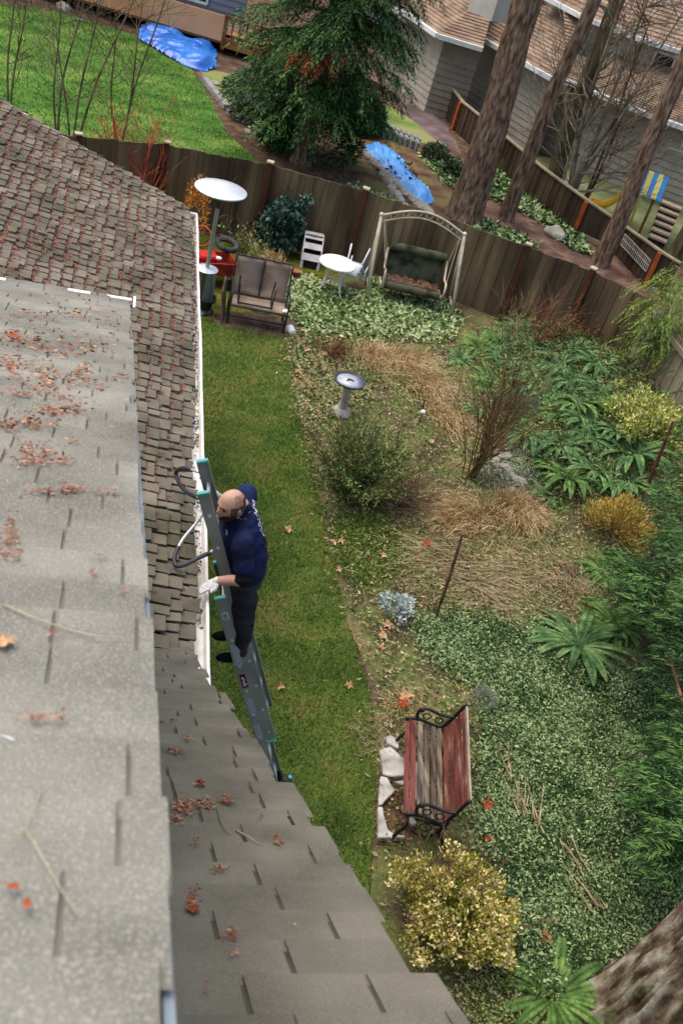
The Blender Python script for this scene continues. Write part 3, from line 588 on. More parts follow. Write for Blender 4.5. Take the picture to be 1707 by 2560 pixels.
def branch(mb, p, d, L, r, depth, rnd, up=.12, spread=.6, wig_=.22, kids=3, segs=5, rmin=.0035, n=5):
    pts = [p]; rad = [r]; q = p.copy(); dd = d.normalized()
    for i in range(segs):
        dd = (dd+Vector((rnd.gauss(0, wig_), rnd.gauss(0, wig_), rnd.gauss(0, wig_)+up))*.5).normalized(); q = q+dd*(L/segs); pts.append(q.copy()); rad.append(max(rmin, r*(1-.72*(i+1)/segs)))
    mb.tube(pts, rad, n if r > .012 else 4, cap=False)
    if depth > 0:
        for k in range(kids):
            i = rnd.randint(max(1, segs//3), segs); nd = (pts[i]-pts[i-1]).normalized(); s_ = Vector((rnd.gauss(0, 1), rnd.gauss(0, 1), rnd.gauss(0, .6))); s_ = (s_-nd*s_.dot(nd)).normalized()
            branch(mb, pts[i], (nd+s_*spread*rnd.uniform(.6, 1.3)).normalized(), L*rnd.uniform(.45, .75), max(rmin, rad[i]*.7), depth-1, rnd, up, spread, wig_, kids, segs, rmin, n)
def big_trunk(label, base, tops, r0, r1, m, extra=None, seed=0, name='pine_tree', group=None, flare=1.35):
    b = G(*base); t = thing(name, label, 'tree', b, 0, group); pts = [b+Vector((0, 0, -.1))]
    for (x, y) in tops: pts.append(VT(b, x, y))
    top = pts[-1]+(pts[-1]-pts[0]).normalized()*4; pts.append(top)
    tr = trunk_mesh(pts, r0, r1, n=72, flare=flare, seed=seed, k=26, ridge=.055, rf=6).build('trunk', m, t, smooth=True); return t, pts, tr
TG = 'tall bare trunks beyond the back fence'
big_trunk('widest brown pine trunk just behind the arched swing, beyond the fence', (1158, 548), [(1205, 400), (1262, 200), (1318, 0)], .37, .27, m_bark, seed=1, group=TG)
T2 = big_trunk('second slimmer pine trunk, right of the widest one, rising from bare bark mulch', (1262, 548), [(1310, 420), (1390, 210), (1486, 0)], .185, .12, m_bark, seed=2, group=TG)
T3 = big_trunk('third trunk, mossy brown and leaning, with grey branches, behind ground ivy', (1377, 495), [(1412, 350), (1470, 190), (1541, 0)], .24, .15, m_bark2, seed=3, group=TG)
T4 = big_trunk('smooth leaning trunk at the right whose foot touches the back fence', (1499, 662), [(1560, 520), (1627, 350), (1707, 160)], .20, .145, m_bark, seed=4, group=TG, flare=1.2)
big_trunk('mossy trunk cut by the right edge of the photo above the far fence', (1690, 640), [(1735, 560), (1800, 420)], .24, .2, m_bark2, seed=5, group=TG)
rnd = random.Random(11)
mb = MB()
for i in range(9):
    t = rnd.uniform(.25, 1.0); j = min(3, int(t*3)); a = T3[1][j].lerp(T3[1][j+1], t*3-int(t*3)) if j < 3 else T3[1][3]
    branch(mb, a, Vector((rnd.gauss(.3, 1), rnd.gauss(0, .6), .5)), rnd.uniform(1.2, 2.2), .03, 2, rnd, .1, .7, .25, 3)
mb.build('branches', m_twig, T3[0])
# multi-stem bare tree between the trunks and the house
b = G(1402, 535); t = thing('bare_tree', 'leafless many-stemmed grey tree between the mossy trunk and the greige house', 'tree', b)
mb = MB()
for (x, y, r_) in [(1470, 300, .07), (1535, 60, .07), (1570, 250, .05), (1610, 20, .055), (1500, 250, .04), (1650, 120, .04), (1440, 330, .05)]:
    e = VT(b, x, y); s_ = b+Vector((rnd.gauss(0, .12), rnd.gauss(0, .12), 0)); mid = s_.lerp(e, .5)+Vector((rnd.gauss(0, .15), rnd.gauss(0, .2), 0)); e2 = e+(e-s_)*.25
    P = spline([s_, mid, e, e2], 6); mb.tube(P, [r_*(1-.7*i/(len(P)-1)) for i in range(len(P))], 7)
    for k in range(9):
        i = rnd.randint(4, len(P)-2); branch(mb, P[i], Vector((rnd.gauss(.2, 1), rnd.gauss(0, .8), .55)), rnd.uniform(.9, 2.1), r_*.35, 2, rnd, .12, .7, .22, 3, rmin=.006)
mb.build('stems', M('grey_stem', ['#5b5342', '#776f5c', '#8f8a78'], 3, 7, .9, .3), t)
b = G(1440, 545); t = thing('bare_tree', 'thin brown leafless sapling leaning right beside the many-stemmed grey tree', 'tree', b); mb = MB()
for (x, y, r_) in [(1530, 350, .05), (1580, 170, .04)]:
    e = VT(b, x, y); P = spline([b, b.lerp(e, .5)+Vector((.1, .1, 0)), e, e+(e-b)*.3], 6); mb.tube(P, [r_*(1-.7*i/(len(P)-1)) for i in range(len(P))], 6)
    for k in range(8): i = rnd.randint(4, len(P)-2); branch(mb, P[i], Vector((rnd.gauss(.3, 1), rnd.gauss(0, .8), .4)), rnd.uniform(.8, 1.8), .02, 2, rnd, .1, .7, .2, 3, rmin=.006)
mb.build('stems', m_browntwig, t)
# saplings over the far lawn, seen past the garage roof
for i, (bx, by, tops) in enumerate([(22, 262, [(60, 60), (40, -20)]), (140, 300, [(205, 30), (150, 80)]), (175, 345, [(240, 60), (330, 10), (150, 150)]), (295, 320, [(345, 90), (400, 40), (290, 100)])]):
    b = G(bx+4, by+70); t = thing('bare_sapling', ['leafless sapling at the far left rising past the roof ridge', 'leafless sapling second from the left over the far lawn', 'leafless grey sapling forking over the middle of the far lawn', 'leafless sapling rising out of the red-stemmed shrub'][i], 'sapling', b); mb = MB()
    for (x, y) in tops:
        e = VT(b, x, y); P = spline([b, b.lerp(e, .5)+Vector((rnd.gauss(0, .15), 0, 0)), e, e+(e-b)*.25], 6); mb.tube(P, [.028*(1-.75*k/(len(P)-1)) for k in range(len(P))], 6)
        for k in range(7): j = rnd.randint(5, len(P)-2); branch(mb, P[j], Vector((rnd.gauss(0, 1), rnd.gauss(0, .8), .7)), rnd.uniform(.5, 1.3), .010, 2, rnd, .14, .55, .18, 3, rmin=.0035)
    mb.build('stems', M('sapling_stem', ['#4e4432', '#6d6149', '#847a5f'], 4, 5, .9), t)
# red-stemmed shrub
b = G(345, 545); t = thing('red_stemmed_shrub', 'coral red leafless shrub behind the ridge of the shingled garage roof', 'shrub', b); mb = MB(); mb2 = MB()
for k in range(44):
    x = rnd.uniform(210, 435); y = 530-rnd.uniform(70, 240)+abs(x-300)*.2; e = VT(b, x, y)+Vector((0, rnd.gauss(0, .4), 0)); s_ = b+Vector((rnd.gauss(0, .18), rnd.gauss(0, .18), .1)); P = spline([s_, s_.lerp(e, .5)+Vector((rnd.gauss(0, .12), rnd.gauss(0, .12), .1)), e], 6)
    (mb if k % 3 else mb2).tube(P, [.016*(1-.65*i/(len(P)-1)) for i in range(len(P))], 5)
    for q in range(3): i = rnd.randint(4, len(P)-1); branch(mb if k % 3 else mb2, P[i], Vector((rnd.gauss(0, 1), rnd.gauss(0, .7), .9)), rnd.uniform(.25, .6), .006, 1, rnd, .2, .5, .15, 3, rmin=.004)
mb.build('stems', m_redtwig, t); mb2.build('stems', M('orange_twig', ['#b06038', '#c98050'], 4, 4, .7), t)
# conifer foliage ------------------------------------------------------------
m_cedar = M('cedar_leaf', ['#162c14', '#274820', '#40652e', '#668a48'], .8, 5, .7, isl_cols=True, island=.15, tr=.12)
m_cedar2 = M('cedar_leaf_near', ['#132a14', '#22421e', '#365a2a', '#5d7f3e'], 1.2, 5, .7, isl_cols=True, island=.15, tr=.12)
def sprays(starts, dirs, L, droop=.55, nseg=7, per=5, lw=(.13, .030), width=.45, rng=RNG):
    """flat drooping conifer sprays: leaflets both sides of each small axis"""
    S = np.asarray(starts, float); D = unit(np.asarray(dirs, float)); N = len(S); L = np.broadcast_to(L, (N,)).copy(); up_ = np.array([0, 0, 1.]); side = unit(np.cross(D, up_)+1e-6)
    Pn, Dn, Ln, Wn, Fn = [], [], [], [], []
    for k in range(nseg):
        t = (k+.6)/nseg; pos = S+D*(L*t)[:, None]-up_*(L*droop*t*t)[:, None]; tan = unit(D-up_*(2*droop*t))
        for sgn in (-1, 1):
            for q in range(per//2+1):
                jit = rng.normal(size=(N, 3))*.12; d = unit(tan*(.55+.25*q)+side*sgn*(1.0-.3*q)+jit-up_*.15); ll = L*width*(1-.65*t)*(.7+.5*rng.random(N)); f0 = q*.35
                Pn.append(pos+d*(ll*f0)[:, None]); Dn.append(d); Ln.append(np.minimum(ll, lw[0]*(.8+.5*rng.random(N)))); Wn.append(np.full(N, lw[1])*(.7+.6*rng.random(N))); Fn.append(np.tile(up_, (N, 1))+rng.normal(size=(N, 3))*.25)
    return kites(np.concatenate(Pn), np.concatenate(Dn), np.concatenate(Ln), np.concatenate(Wn), np.concatenate(Fn), .12)
def crown(base, zlo, zhi, rlo, rhi, nb, nsp, spl, lw, shape=1.0, droop=.5, rise=.05, gap=None, axis=None, rng=RNG):
    S, D, BR = [], [], []
    for i in range(nb):
        u = rng.random(); z = zlo+(zhi-zlo)*u; Rr = (rlo+(rhi-rlo)*u**shape)*(.72+.4*rng.random()); az = rng.random()*2*math.pi
        if gap and gap(az, z): continue
        c = np.array([base[0], base[1], z]); 
        if axis is not None: c[:2] += axis*(z-zlo)
        d = np.array([math.cos(az), math.sin(az), rise]); sd = np.array([-math.sin(az), math.cos(az), 0]); BR.append((c, d, Rr))
        for k in range(nsp):
            t = .22+.78*(k+rng.random())/nsp; p = c+d*Rr*t+np.array([0, 0, -.28*Rr*t*t+.08*Rr*t]); sg = 1 if k % 2 else -1; dd_ = d*(.55+.4*rng.random())+sd*sg*(.9-.5*t)+np.array([0, 0, -.15-.3*rng.random()]); S.append(p); D.append(dd_)
    S = np.array(S); D = np.array(D); return sprays(S, D, spl*(.7+.6*rng.random(len(S))), droop, 6, 4, lw, .5, rng), BR
b = G(752, 405); t = thing('cedar_tree', 'large drooping dark green cedar beyond the back fence, one orange dead spray', 'tree', b)
tp = VT(b, 845, 0)
trunk_mesh([b, b.lerp(tp, .4), tp, tp+(tp-b)*.4], .20, .12, seed=9).build('trunk', m_bark, t, smooth=True)
ax_ = np.array([(tp.x-b.x)/tp.z, (tp.y-b.y)/tp.z])
zlo = VT(b, 790, 262).z; q_, BR = crown((b.x+ax_[0]*zlo, b.y+ax_[1]*zlo), zlo, 7.2, 1.85, 1.45, 200, 19, .44, (.11, .024), droop=.42, axis=ax_)
link('crown', npmesh('crown', q_, 4), m_cedar, t)
mb = MB()
for c, d_, r_ in BR[::3]: c = Vector(c); d_ = Vector(d_); mb.tube([c, c+d_*r_*.5+Vector((0, 0, -.03*r_)), c+d_*r_+Vector((0, 0, -.2*r_))], [.035, .02, .008], 5)
mb.build('branches', m_browntwig, t)
P = [VT(b, 880+RNG.normal()*36, 108+RNG.normal()*7)+Vector((-.9, -1.6, 0)) for _ in range(34)]
link('dead_spray', npmesh('dead_spray', sprays([tuple(p) for p in P], RNG.normal(size=(34, 3))*[1, 1, .2]-[0, 0, .4], .30, .8, 5, 4, (.10, .026)), 4), M('dead_leaf', ['#6b3420', '#8f4a2c', '#a4603c'], 5, 4, .9, isl_cols=True), t)['label'] = 'orange dead spray'
# low yew at its foot
def bush(name, label, c, r, n, m, lw, h=None, stems=None, group=None, down=0, tip=None, dirj=.6, cat='shrub', zc=.45, lumps=0, lsp=.26):
    t = thing(name, label, cat, (c[0], c[1], 0), 0, group); P = unit(RNG.normal(size=(n, 3))); 
    if lumps:
        cs = unit(RNG.normal(size=(lumps, 3))); cs[:, 2] = np.abs(cs[:, 2])*.8; k = RNG.integers(0, lumps, n); P = cs[k]*(.42+.55*RNG.random((lumps, 1)))[k]+P*lsp*(RNG.random(n)**.4)[:, None]
    else: P = P*(.45+.55*RNG.random(n)**.6)[:, None]
    P[:, 2] = np.where(P[:, 2] < -.35, -P[:, 2], P[:, 2]); D = unit(P)*dirj+RNG.normal(size=(n, 3))*.45+np.array([0, 0, .35-down]); h = h or r
    pts = P*np.array([r, r, h])+np.array([c[0], c[1], h*zc+.02]); pts[:, 2] = np.abs(pts[:, 2])
    o = link('foliage', npmesh('foliage', kites(pts, D, lw[0]*(.6+.8*RNG.random(n)), lw[1]*(.7+.6*RNG.random(n))), 4), m, t)
    if stems:
        mb = MB(); rr = random.Random(int(c[0]*100))
        for k in range(stems[0]): branch(mb, Vector((c[0]+rr.gauss(0, .05), c[1]+rr.gauss(0, .05), 0)), Vector((rr.gauss(0, .7), rr.gauss(0, .7), .9)), h*1.15, stems[1], 2, rr, .1, .6, .2, 3, rmin=.003)
        mb.build('stems', stems[2], t)
    return t
m_yew = M('yew_leaf', ['#10260f', '#1c3a18', '#2f5a26', '#3f6e35'], 1.5, 5, .7, isl_cols=True, island=.2)
m_olive = M('olive_leaf', ['#2b3a22', '#46573a', '#5f7050', '#74836a'], 1.5, 5, .7, isl_cols=True, island=.2)
for (x, y, r_, hh, l_) in [(800, 395, .85, .75, 'dense dark green yew bush filling the foot of the big cedar'), (705, 375, .55, .6, 'dark green yew bush left of the cedar trunk'), (905, 330, .45, .5, 'dark yew bush right of the cedar beside the far lawn strip'), (850, 300, .5, .75, 'dark upright conifer bush right of the cedar trunk')]:
    c = G(x, y); bush('yew_bush', l_, c, r_*1.1, 5200, m_yew, (.14, .03), hh*1.2, (4, .012, m_browntwig), dirj=.9)
for (x, y, r_, l_) in [(600, 245, .5, 'grey-green low shrub at the top of the timber edged bed'), (660, 290, .6, 'loose olive shrub left of the cedar trunk'), (612, 300, .4, 'small olive shrub by the grey edging timber'), (700, 240, .45, 'grey twiggy shrub under the lowest cedar boughs'), (880, 262, .3, 'small olive shrub under the right side of the cedar'), (1085, 400, .35, 'low ivy mound beyond the pond'), (1130, 440, .3, 'low ivy mound left of the widest trunk'), (1010, 175, .35, 'light green drooping shrub by the far fence')]:
    c = G(x, y); bush('low_shrub', l_, c, r_, 1500, m_olive if 'drooping' not in l_ else M('light_leaf', ['#3c5a20', '#57782c', '#6f8f3a'], 2, 4, .7, isl_cols=True), (.10, .035), r_*.7, (4, .008, m_twig), dirj=.7)
# stump
b = G(1263, 432); t = thing('tree_stump', 'short moss-covered stump between the second trunk and the dark far fence', 'stump', b)
trunk_mesh([b, b+Vector((.0, .0, .3)), b+Vector((.02, 0, .62))], .24, .21, flare=1.2, seed=7).build('stump_wood', M('moss_bark', ['#2f3318', '#48502a', '#5c4e34'], 3, 8, .95, .9, 9), t, smooth=True)
mb = MB(); mb.lathe([(.02, .62), (.205, .62), (.20, .635), (.01, .637)], 20, b+Vector((.02, 0, 0))); mb.build('cut_face', M('cut_wood', ['#8c6e4c', '#a9895f'], 12, 5, .9), t)
# ground ivy as stuff
m_ivy = M('ivy_leaf', ['#2c4420', '#4a6636', '#6f8850', '#9aaa78'], 1.1, 5, .8, isl_cols=True, island=.2, spec=.15)
m_lam = M('lamium_leaf', ['#45602c', '#6a8044', '#8e9f62', '#adb588'], 1.4, 5, .85, isl_cols=True, island=.15, spec=.12)
def cover(name, label, poly, n, m, lw, h=.08, cat='ground cover', zf=None, flat=.8, feather=.10):
    P2 = sample(poly, n)+RNG.normal(size=(n, 2))*feather; hh = np.array([.5+.5*noise.noise(Vector((x*1.6, y*1.6, 3.3))) for x, y in P2]); z = h*(.25+.9*hh)*(.5+.5*RNG.random(n))+.015
    if zf is not None: z = z+np.array([zf(x, y) for x, y in P2])
    lw = (lw[0]*(.55+.9*RNG.random(n)**1.5), lw[1]*(.6+.8*RNG.random(n)**1.5)); D = RNG.normal(size=(n, 3)); D[:, 2] = D[:, 2]*.35+.1; fl = np.tile([0, 0, 1.], (n, 1))*flat+RNG.normal(size=(n, 3))*.4
    o = link(name, npmesh(name, kites(np.column_stack([P2, z]), D, lw[0]*(.6+.8*RNG.random(n)), lw[1]*(.6+.8*RNG.random(n)), fl, .2), 4), m); return tag(o, label, cat, None, 'stuff')
for i, pl in enumerate([[(1195, 440), (1250, 425), (1330, 460), (1400, 530), (1450, 600), (1475, 640), (1420, 620), (1380, 570), (1300, 530), (1230, 500)], [(1085, 385), (1120, 395), (1150, 440), (1145, 480), (1095, 440), (1060, 395)], [(870, 470), (960, 500), (1060, 560), (1130, 575), (1110, 600), (1000, 560), (880, 505), (820, 470)], [(620, 225), (700, 250), (735, 300), (700, 380), (660, 350), (620, 300), (560, 250)], [(1180, 545), (1290, 590), (1330, 615), (1300, 640), (1170, 590)]]):
    cover('ground_ivy', ['pale green ivy spreading round the feet of the pine trunks', 'ivy strip beyond the pond at the foot of the widest trunk', 'dark ivy just behind the back fence below the pond', 'mixed low plants in the timber edged bed', 'ivy at the back fence right of the swing'][i], gp(pl), [5200, 1500, 3200, 2600, 1400][i], m_ivy, (.12, .09), .10)
# ================================================================== THE GARDEN BED
def mz(x, y):
    return .55*math.exp(-((x-(corner.x-.9))**2/3.2+(y-(corner.y-1.6))**2/7.0))
bm = bmesh.new(); g0 = {}
for i in range(40):
    for j in range(60):
        x = corner.x-5+i*.15; y = corner.y-8.5+j*.15
        if x > corner.x+.05 or y > corner.y-.0 or not inpoly(np.array([x]), np.array([y]), bed_poly)[0]: continue
        g0[i, j] = bm.verts.new((x, y, mz(x, y)-.012+.02*noise.noise(Vector((x*3, y*3, 1)))))
for (i, j) in list(g0):
    if all(k in g0 for k in ((i+1, j), (i+1, j+1), (i, j+1))): bm.faces.new([g0[i, j], g0[i+1, j], g0[i+1, j+1], g0[i, j+1]])
me = bpy.data.meshes.new('garden_mound'); bm.to_mesh(me); bm.free(); tag(link('garden_mound', me, m_bed), kind='structure')
def GM(px, py):
    p = G(px, py)
    for _ in range(6): p = G(px, py, mz(p.x, p.y))
    return p
# grass blades on the lawn
def lawn_blades(name, label, poly, n, m, L, Wd, dens=None):
    P2 = sample(poly, n)
    if dens is not None: P2 = P2[dens(P2)]
    n = len(P2); D = RNG.normal(size=(n, 3))*.55; D[:, 2] = 1
    me = npmesh(name, blades(np.column_stack([P2, np.full(n, .004)]), D, L*(.5+.9*RNG.random(n)), Wd*(.6+.8*RNG.random(n))), 3)
    return tag(link(name, me, m), label, 'grass', None, 'stuff')
m_gr = M('grass_blade', ['#46661f', '#628a2f', '#7fa03e', '#a3a05a'], 1.3, 6, .7, isl_cols=True, island=.22, tr=.2)
lp = [p for p in lawn_poly if p[1] > .5]
lawn_blades('lawn_grass', 'short green mown grass of the narrow side lawn', [(max(.75, x), max(1.0, y)) for x, y in lawn_poly], 130000, m_gr, .042, .009)
lawn_blades('moss_tufts', 'yellow-green moss tufts around the patio heater', mossp, 14000, M('moss_blade', ['#3c4212', '#6a6c1c', '#808024', '#4b5c1e'], 1.6, 5, .8, isl_cols=True), .03, .014)
lawn_blades('far_lawn_grass', 'green grass blades of the neighbouring lawn beyond the fence', fl, 40000, M('far_blade', ['#3a611e', '#4d7c28', '#668f36', '#8f9850'], .35, 6, .7, isl_cols=True, island=.25), .045, .018)
bp = gp([(1010, 285), (1110, 350), (1050, 355), (940, 318), (900, 300), (940, 260)])
# leaf litter, moss and small plants through the bed
vis_bed = gp([(730, 850), (800, 770), (1010, 830), (1300, 900), (1580, 900), (1700, 1100), (1760, 1500), (1760, 2300), (1500, 2500), (1100, 2560), (960, 2200), (945, 1900), (930, 1700), (900, 1600), (850, 1480), (800, 1280), (770, 1150), (740, 950)])
zmz = lambda x, y: mz(x, y)
m_mixgreen = M('small_green', ['#35451c', '#566a2c', '#7b8c44', '#8f9068'], 1.0, 5, .8, isl_cols=True, island=.25)
m_dry = M('dry_leaf', ['#5c4630', '#8a6c4c', '#b0936a', '#c7b08a'], 3, 5, .9, isl_cols=True, island=.2)
cover('bed_plants', 'low mixed moss and weeds through the garden bed', vis_bed, 42000, m_mixgreen, (.05, .022), .07, zf=zmz, flat=.4)
cover('leaf_litter', 'dry brown leaf litter through the garden bed', vis_bed, 12000, m_dry, (.05, .022), .03, cat='litter', zf=zmz)
cover('lamium_cover', 'pale green ground cover in front of the swing and the round white table', gp([(735, 690), (800, 715), (900, 745), (960, 730), (1100, 790), (1130, 800), (1110, 850), (1000, 850), (900, 850), (820, 840), (770, 830), (740, 800), (720, 740)]), 17000, m_lam, (.075, .05), .11)
cover('lamium_cover', 'dark green creeping leaves under the swing seat', gp([(920, 700), (1100, 745), (1140, 800), (1120, 830), (940, 760)]), 3600, m_ivy, (.07, .05), .10)
cover('lamium_edge', 'patchy pale green creeping leaves along the lawn edge by the bird bath', gp([(735, 830), (850, 830), (930, 900), (920, 1010), (800, 1050), (770, 1100), (745, 1000), (728, 900)]), 6500, M('mix_cover', ['#4c5a2c', '#75824a', '#9aa37a', '#a58a62'], 2.4, 5, .8, isl_cols=True), (.055, .035), .05)
cover('bright_moss', 'bright green moss patch in the bed left of the flattened dry stalks', gp([(830, 1310), (900, 1290), (1000, 1340), (1010, 1400), (980, 1440), (900, 1470), (850, 1420)]), 9000, M('bright_moss', ['#3f5a16', '#5d7c1e', '#7a9428', '#5c6a30'], 1.6, 5, .8, isl_cols=True), (.035, .014), .04, flat=.3)
m_vin = M('vinca_leaf', ['#2e4624', '#48653a', '#688454', '#95a574'], 1.8, 8, .8, isl_cols=True, island=.2, spec=.15)
cover('vinca_cover', 'dense grey-green creeping ground cover filling the bed right of the wooden bench', gp([(1215, 1760), (1240, 1600), (1330, 1560), (1420, 1640), (1560, 1690), (1700, 1700), (1800, 1900), (1800, 2300), (1560, 2400), (1400, 2480), (1290, 2420), (1240, 2250), (1190, 2100), (1200, 1950)]), 85000, m_vin, (.036, .021), .12, flat=.35)
cover('vinca_cover', 'patch of grey-green creeping leaves behind the silver plant', gp([(1060, 1560), (1150, 1540), (1250, 1560), (1290, 1620), (1250, 1720), (1150, 1700), (1080, 1640), (1040, 1600)]), 12000, m_vin, (.036, .021), .08, flat=.5)
cover('vinca_cover', 'sparse creeping leaves under the big near fern at the bottom', gp([(1180, 2430), (1300, 2380), (1450, 2420), (1560, 2560), (1300, 2700), (1150, 2600)]), 5000, m_mixgreen, (.04, .02), .07, flat=.4)
cover('pond_leaves', 'dead leaves and ivy sprigs lying on the pond tarp', gp(zc([(440, 1150), (700, 1190), (800, 1330), (780, 1430), (640, 1330), (480, 1240)])), 260, bpy.data.materials['litter_brown'], (.12, .08), .10, cat='litter', feather=.12)
# fallen leaves one could point at
def maple(name, T, s, m, label, group):
    pts = []
    for k in range(10):
        a = math.pi*(.5+ (k-4.5)/5.4); r_ = s*(1 if k % 2 == 0 else .45)*(1.1 if k in (4,) else 1); pts.append((math.cos(a)*r_, math.sin(a)*r_, .02*math.sin(k*2.1)))
    mb = MB(T); n = len(pts); c = (0, -.1*s, .012); vs = [c]+[Vector(p)+Vector((0, 0, .25*s*abs(p[0])/s*.4)) for p in pts]
    mb.add(vs, [(0, i+1, (i+1) % n+1) for i in range(n)]); mb.add([(0-.004, -.1*s, .012), (.004, -.1*s, .012), (0, -s*.9, .03)], [(0, 1, 2)])
    o = mb.build(name, m, origin=T.translation); return tag(o, label, 'leaf', group)
m_tan = M('tan_leaf', ['#a27650', '#c29a70', '#d0ab86'], 12, 4, .85, .1); m_rust = M('rust_leaf', ['#8a3f20', '#a85530'], 12, 4, .85)
lv = [(955, 1395), (955, 1595), (965, 1570), (953, 1625), (832, 1362), (1145, 1700), (800, 1140), (808, 890), (745, 935), (815, 860), (760, 950), (1000, 1750), (1015, 1745), (1215, 2110), (850, 1360), (1350, 1600), (1240, 2050), (960, 755), (1078, 1110), (930, 1000), (1360, 1320), (720, 1330), (700, 1725), (870, 1720), (765, 880), (845, 1430)]
for i, (x, y) in enumerate(lv):
    p = GM(x, y); maple('fallen_leaf', Fr((p.x, p.y, p.z+.05), random.uniform(0, 6), random.uniform(-.35, .35), random.uniform(-.3, .3)), random.uniform(.05, .085), m_tan, 'dry tan maple leaf lying on the garden ground', 'tan maple leaves on the ground')
for i, (x, y) in enumerate([(1003, 1772), (1212, 2025), (1355, 2355), (1210, 2108), (1062, 1372)]):
    p = GM(x, y); maple('fallen_leaf', Fr((p.x, p.y, p.z+.09), random.uniform(0, 6), random.uniform(-.4, .4), .2), .085, m_rust, 'rust red leaf lying on the garden ground', 'rust red leaves on the ground')
# ferns
def fern_mesh(nf, L, seed, rise=.9):
    r_ = np.random.default_rng(seed); Q = []
    for k in range(nf):
        az = 2*math.pi*(k+r_.random()*.8)/nf; l = L*(.55+.55*r_.random()); d = np.array([math.cos(az), math.sin(az), 0]); sd = np.array([-d[1], d[0], 0]); el = rise*(.6+.6*r_.random()); n = 40; pos = []; 
        for i in range(n+1):
            t = i/n; pos.append(d*l*(t-.12*t*t)+np.array([0, 0, l*(el*t-el*.95*t*t)+.03]))
        pos = np.array(pos)
        for i in range(2, n):
            tan = unit(pos[i+1]-pos[i-1]); t = i/n; wl = l*.082*math.sin(math.pi*min(1, t*.93+.08))**.7+.006
            for sg in (-1, 1):
                dr = sd*sg+tan*.35+np.array([0, 0, -.15]); Q.append((pos[i], dr, wl, l*.032, np.cross(tan, sd)))
        for i in range(0, n-1): Q.append((pos[i], pos[i+1]-pos[i], l/n*1.5, .007, np.array([0, 0, 1.])))
    P, D, Ls, Ws, F = map(np.array, zip(*Q)); return npmesh('sword_fern', kites(P, D, Ls, Ws, F, .05), 4)
m_fern = M('fern_leaf', ['#2d4a26', '#44663a', '#5c7f4a', '#7c965e'], 5, 5, .7, island=.22, tr=.15)
m_fernb = M('fern_leaf_bright', ['#3f5f28', '#57793a', '#7a994e'], 5, 5, .7, island=.22, tr=.15)
FM = [(fern_mesh(24, 1, i), fern_mesh(20, 1, 20+i, .7)) for i in range(5)]
ferns = [(1290, 835, .42, 0, 'on the mound just behind the tips of the vase-shaped bare shrub'), (1345, 875, .5, 0, 'in the row below the last fence post'), (1390, 925, .5, 0, 'topmost middle of the fern bank'), (1435, 885, .42, 0, 'by the rusty weeds at the foot of the back fence'), (1485, 925, .55, 0, 'left of the chartreuse shrub'), (1545, 880, .4, 0, 'in the far corner where the two fences meet'), (1350, 985, .45, 0, 'between the grey-green mound and the fern bank'), (1440, 1015, .5, 1, 'yellow-green, at the heart of the fern bank'), (1395, 1040, .45, 1, 'yellow-green, above the shaded hollow'),
         (1320, 1095, .6, 0, 'overhanging the rockery stones'), (1400, 1125, .5, 0, 'between the two patches of stones'), (1535, 1085, .55, 0, 'right of the pale pebbles'), (1580, 1150, .55, 0, 'beside the red leaning branch'), (1490, 1185, .55, 0, 'behind the orange-tan shrub'), (1415, 1210, .5, 1, 'bright, below the rockery stones'), (1370, 1245, .35, 0, 'small, above the tan grass clump'), (1530, 1225, .45, 0, 'touching the top of the orange-tan shrub'), (1310, 930, .42, 0, 'just right of the tips of the bare shrub'), (1420, 960, .46, 0, 'small gap filler above the brightest fern'), (1500, 990, .42, 0, 'below the rusty red heather'), (1250, 905, .34, 0, 'small, half behind the bare shrub stems'), (1370, 1170, .40, 1, 'drooping over the lower edge of the rockery'), (1450, 1060, .42, 0, 'between the brightest fern and the pebbles'), (1575, 1210, .42, 0, 'by the foot of the red leaning branch'),
         (1195, 875, .4, 1, 'bright, behind the right swing post'), (1225, 960, .45, 1, 'bright, among the stems of the bare shrub'), (1200, 1040, .32, 0, 'small, left of the bare shrub stems'), (1445, 1618, .62, 0, 'largest single fern, above the creeping ground cover'), (1540, 1575, .5, 1, 'lighter fern tucked behind the largest one'), (1380, 2500, .55, 1, 'bright near fern at the foot of the big mossy trunk'), (1510, 1440, .4, 1, 'below the orange-tan shrub at the edge of the cedar'), (1620, 1045, .5, 0, 'under the chartreuse shrub'), (1250, 865, .35, 0, 'small, in front of the reddish twigs'), (1150, 900, .3, 0, 'small, at the foot of the right swing post'), (1470, 1100, .4, 0, 'arching over the pale pebbles')]
for i, (x, y, s_, br, l_) in enumerate(ferns):
    p = GM(x, y); o = bpy.data.objects.new('sword_fern', FM[i % 5][1 if i % 2 else 0].copy() if br else FM[i % 5][1 if i % 2 else 0]); COL.objects.link(o)
    o.location = (p.x, p.y, p.z); o.rotation_euler = (random.uniform(-.25, .25), random.uniform(-.25, .25), i*1.3); o.scale = (s_*random.uniform(1.3, 1.6),)*3
    o.data.materials.clear() if br else None
    if br or not o.data.materials: o.data.materials.append(m_fernb if br else m_fern)
    tag(o, 'sword fern '+l_, 'fern', 'sword ferns in the garden bed')
cover('fern_undergrowth', 'tangled low green undergrowth between the ferns', gp([(1190, 850), (1300, 800), (1450, 840), (1580, 880), (1640, 1000), (1660, 1200), (1500, 1260), (1380, 1280), (1290, 1140), (1230, 1060), (1180, 960)]), 15000, M('undergrowth', ['#25381c', '#3c5a30', '#5b7a46', '#86915a'], 3, 7, .8, isl_cols=True, island=.25), (.09, .018), .20, zf=zmz, flat=.2)
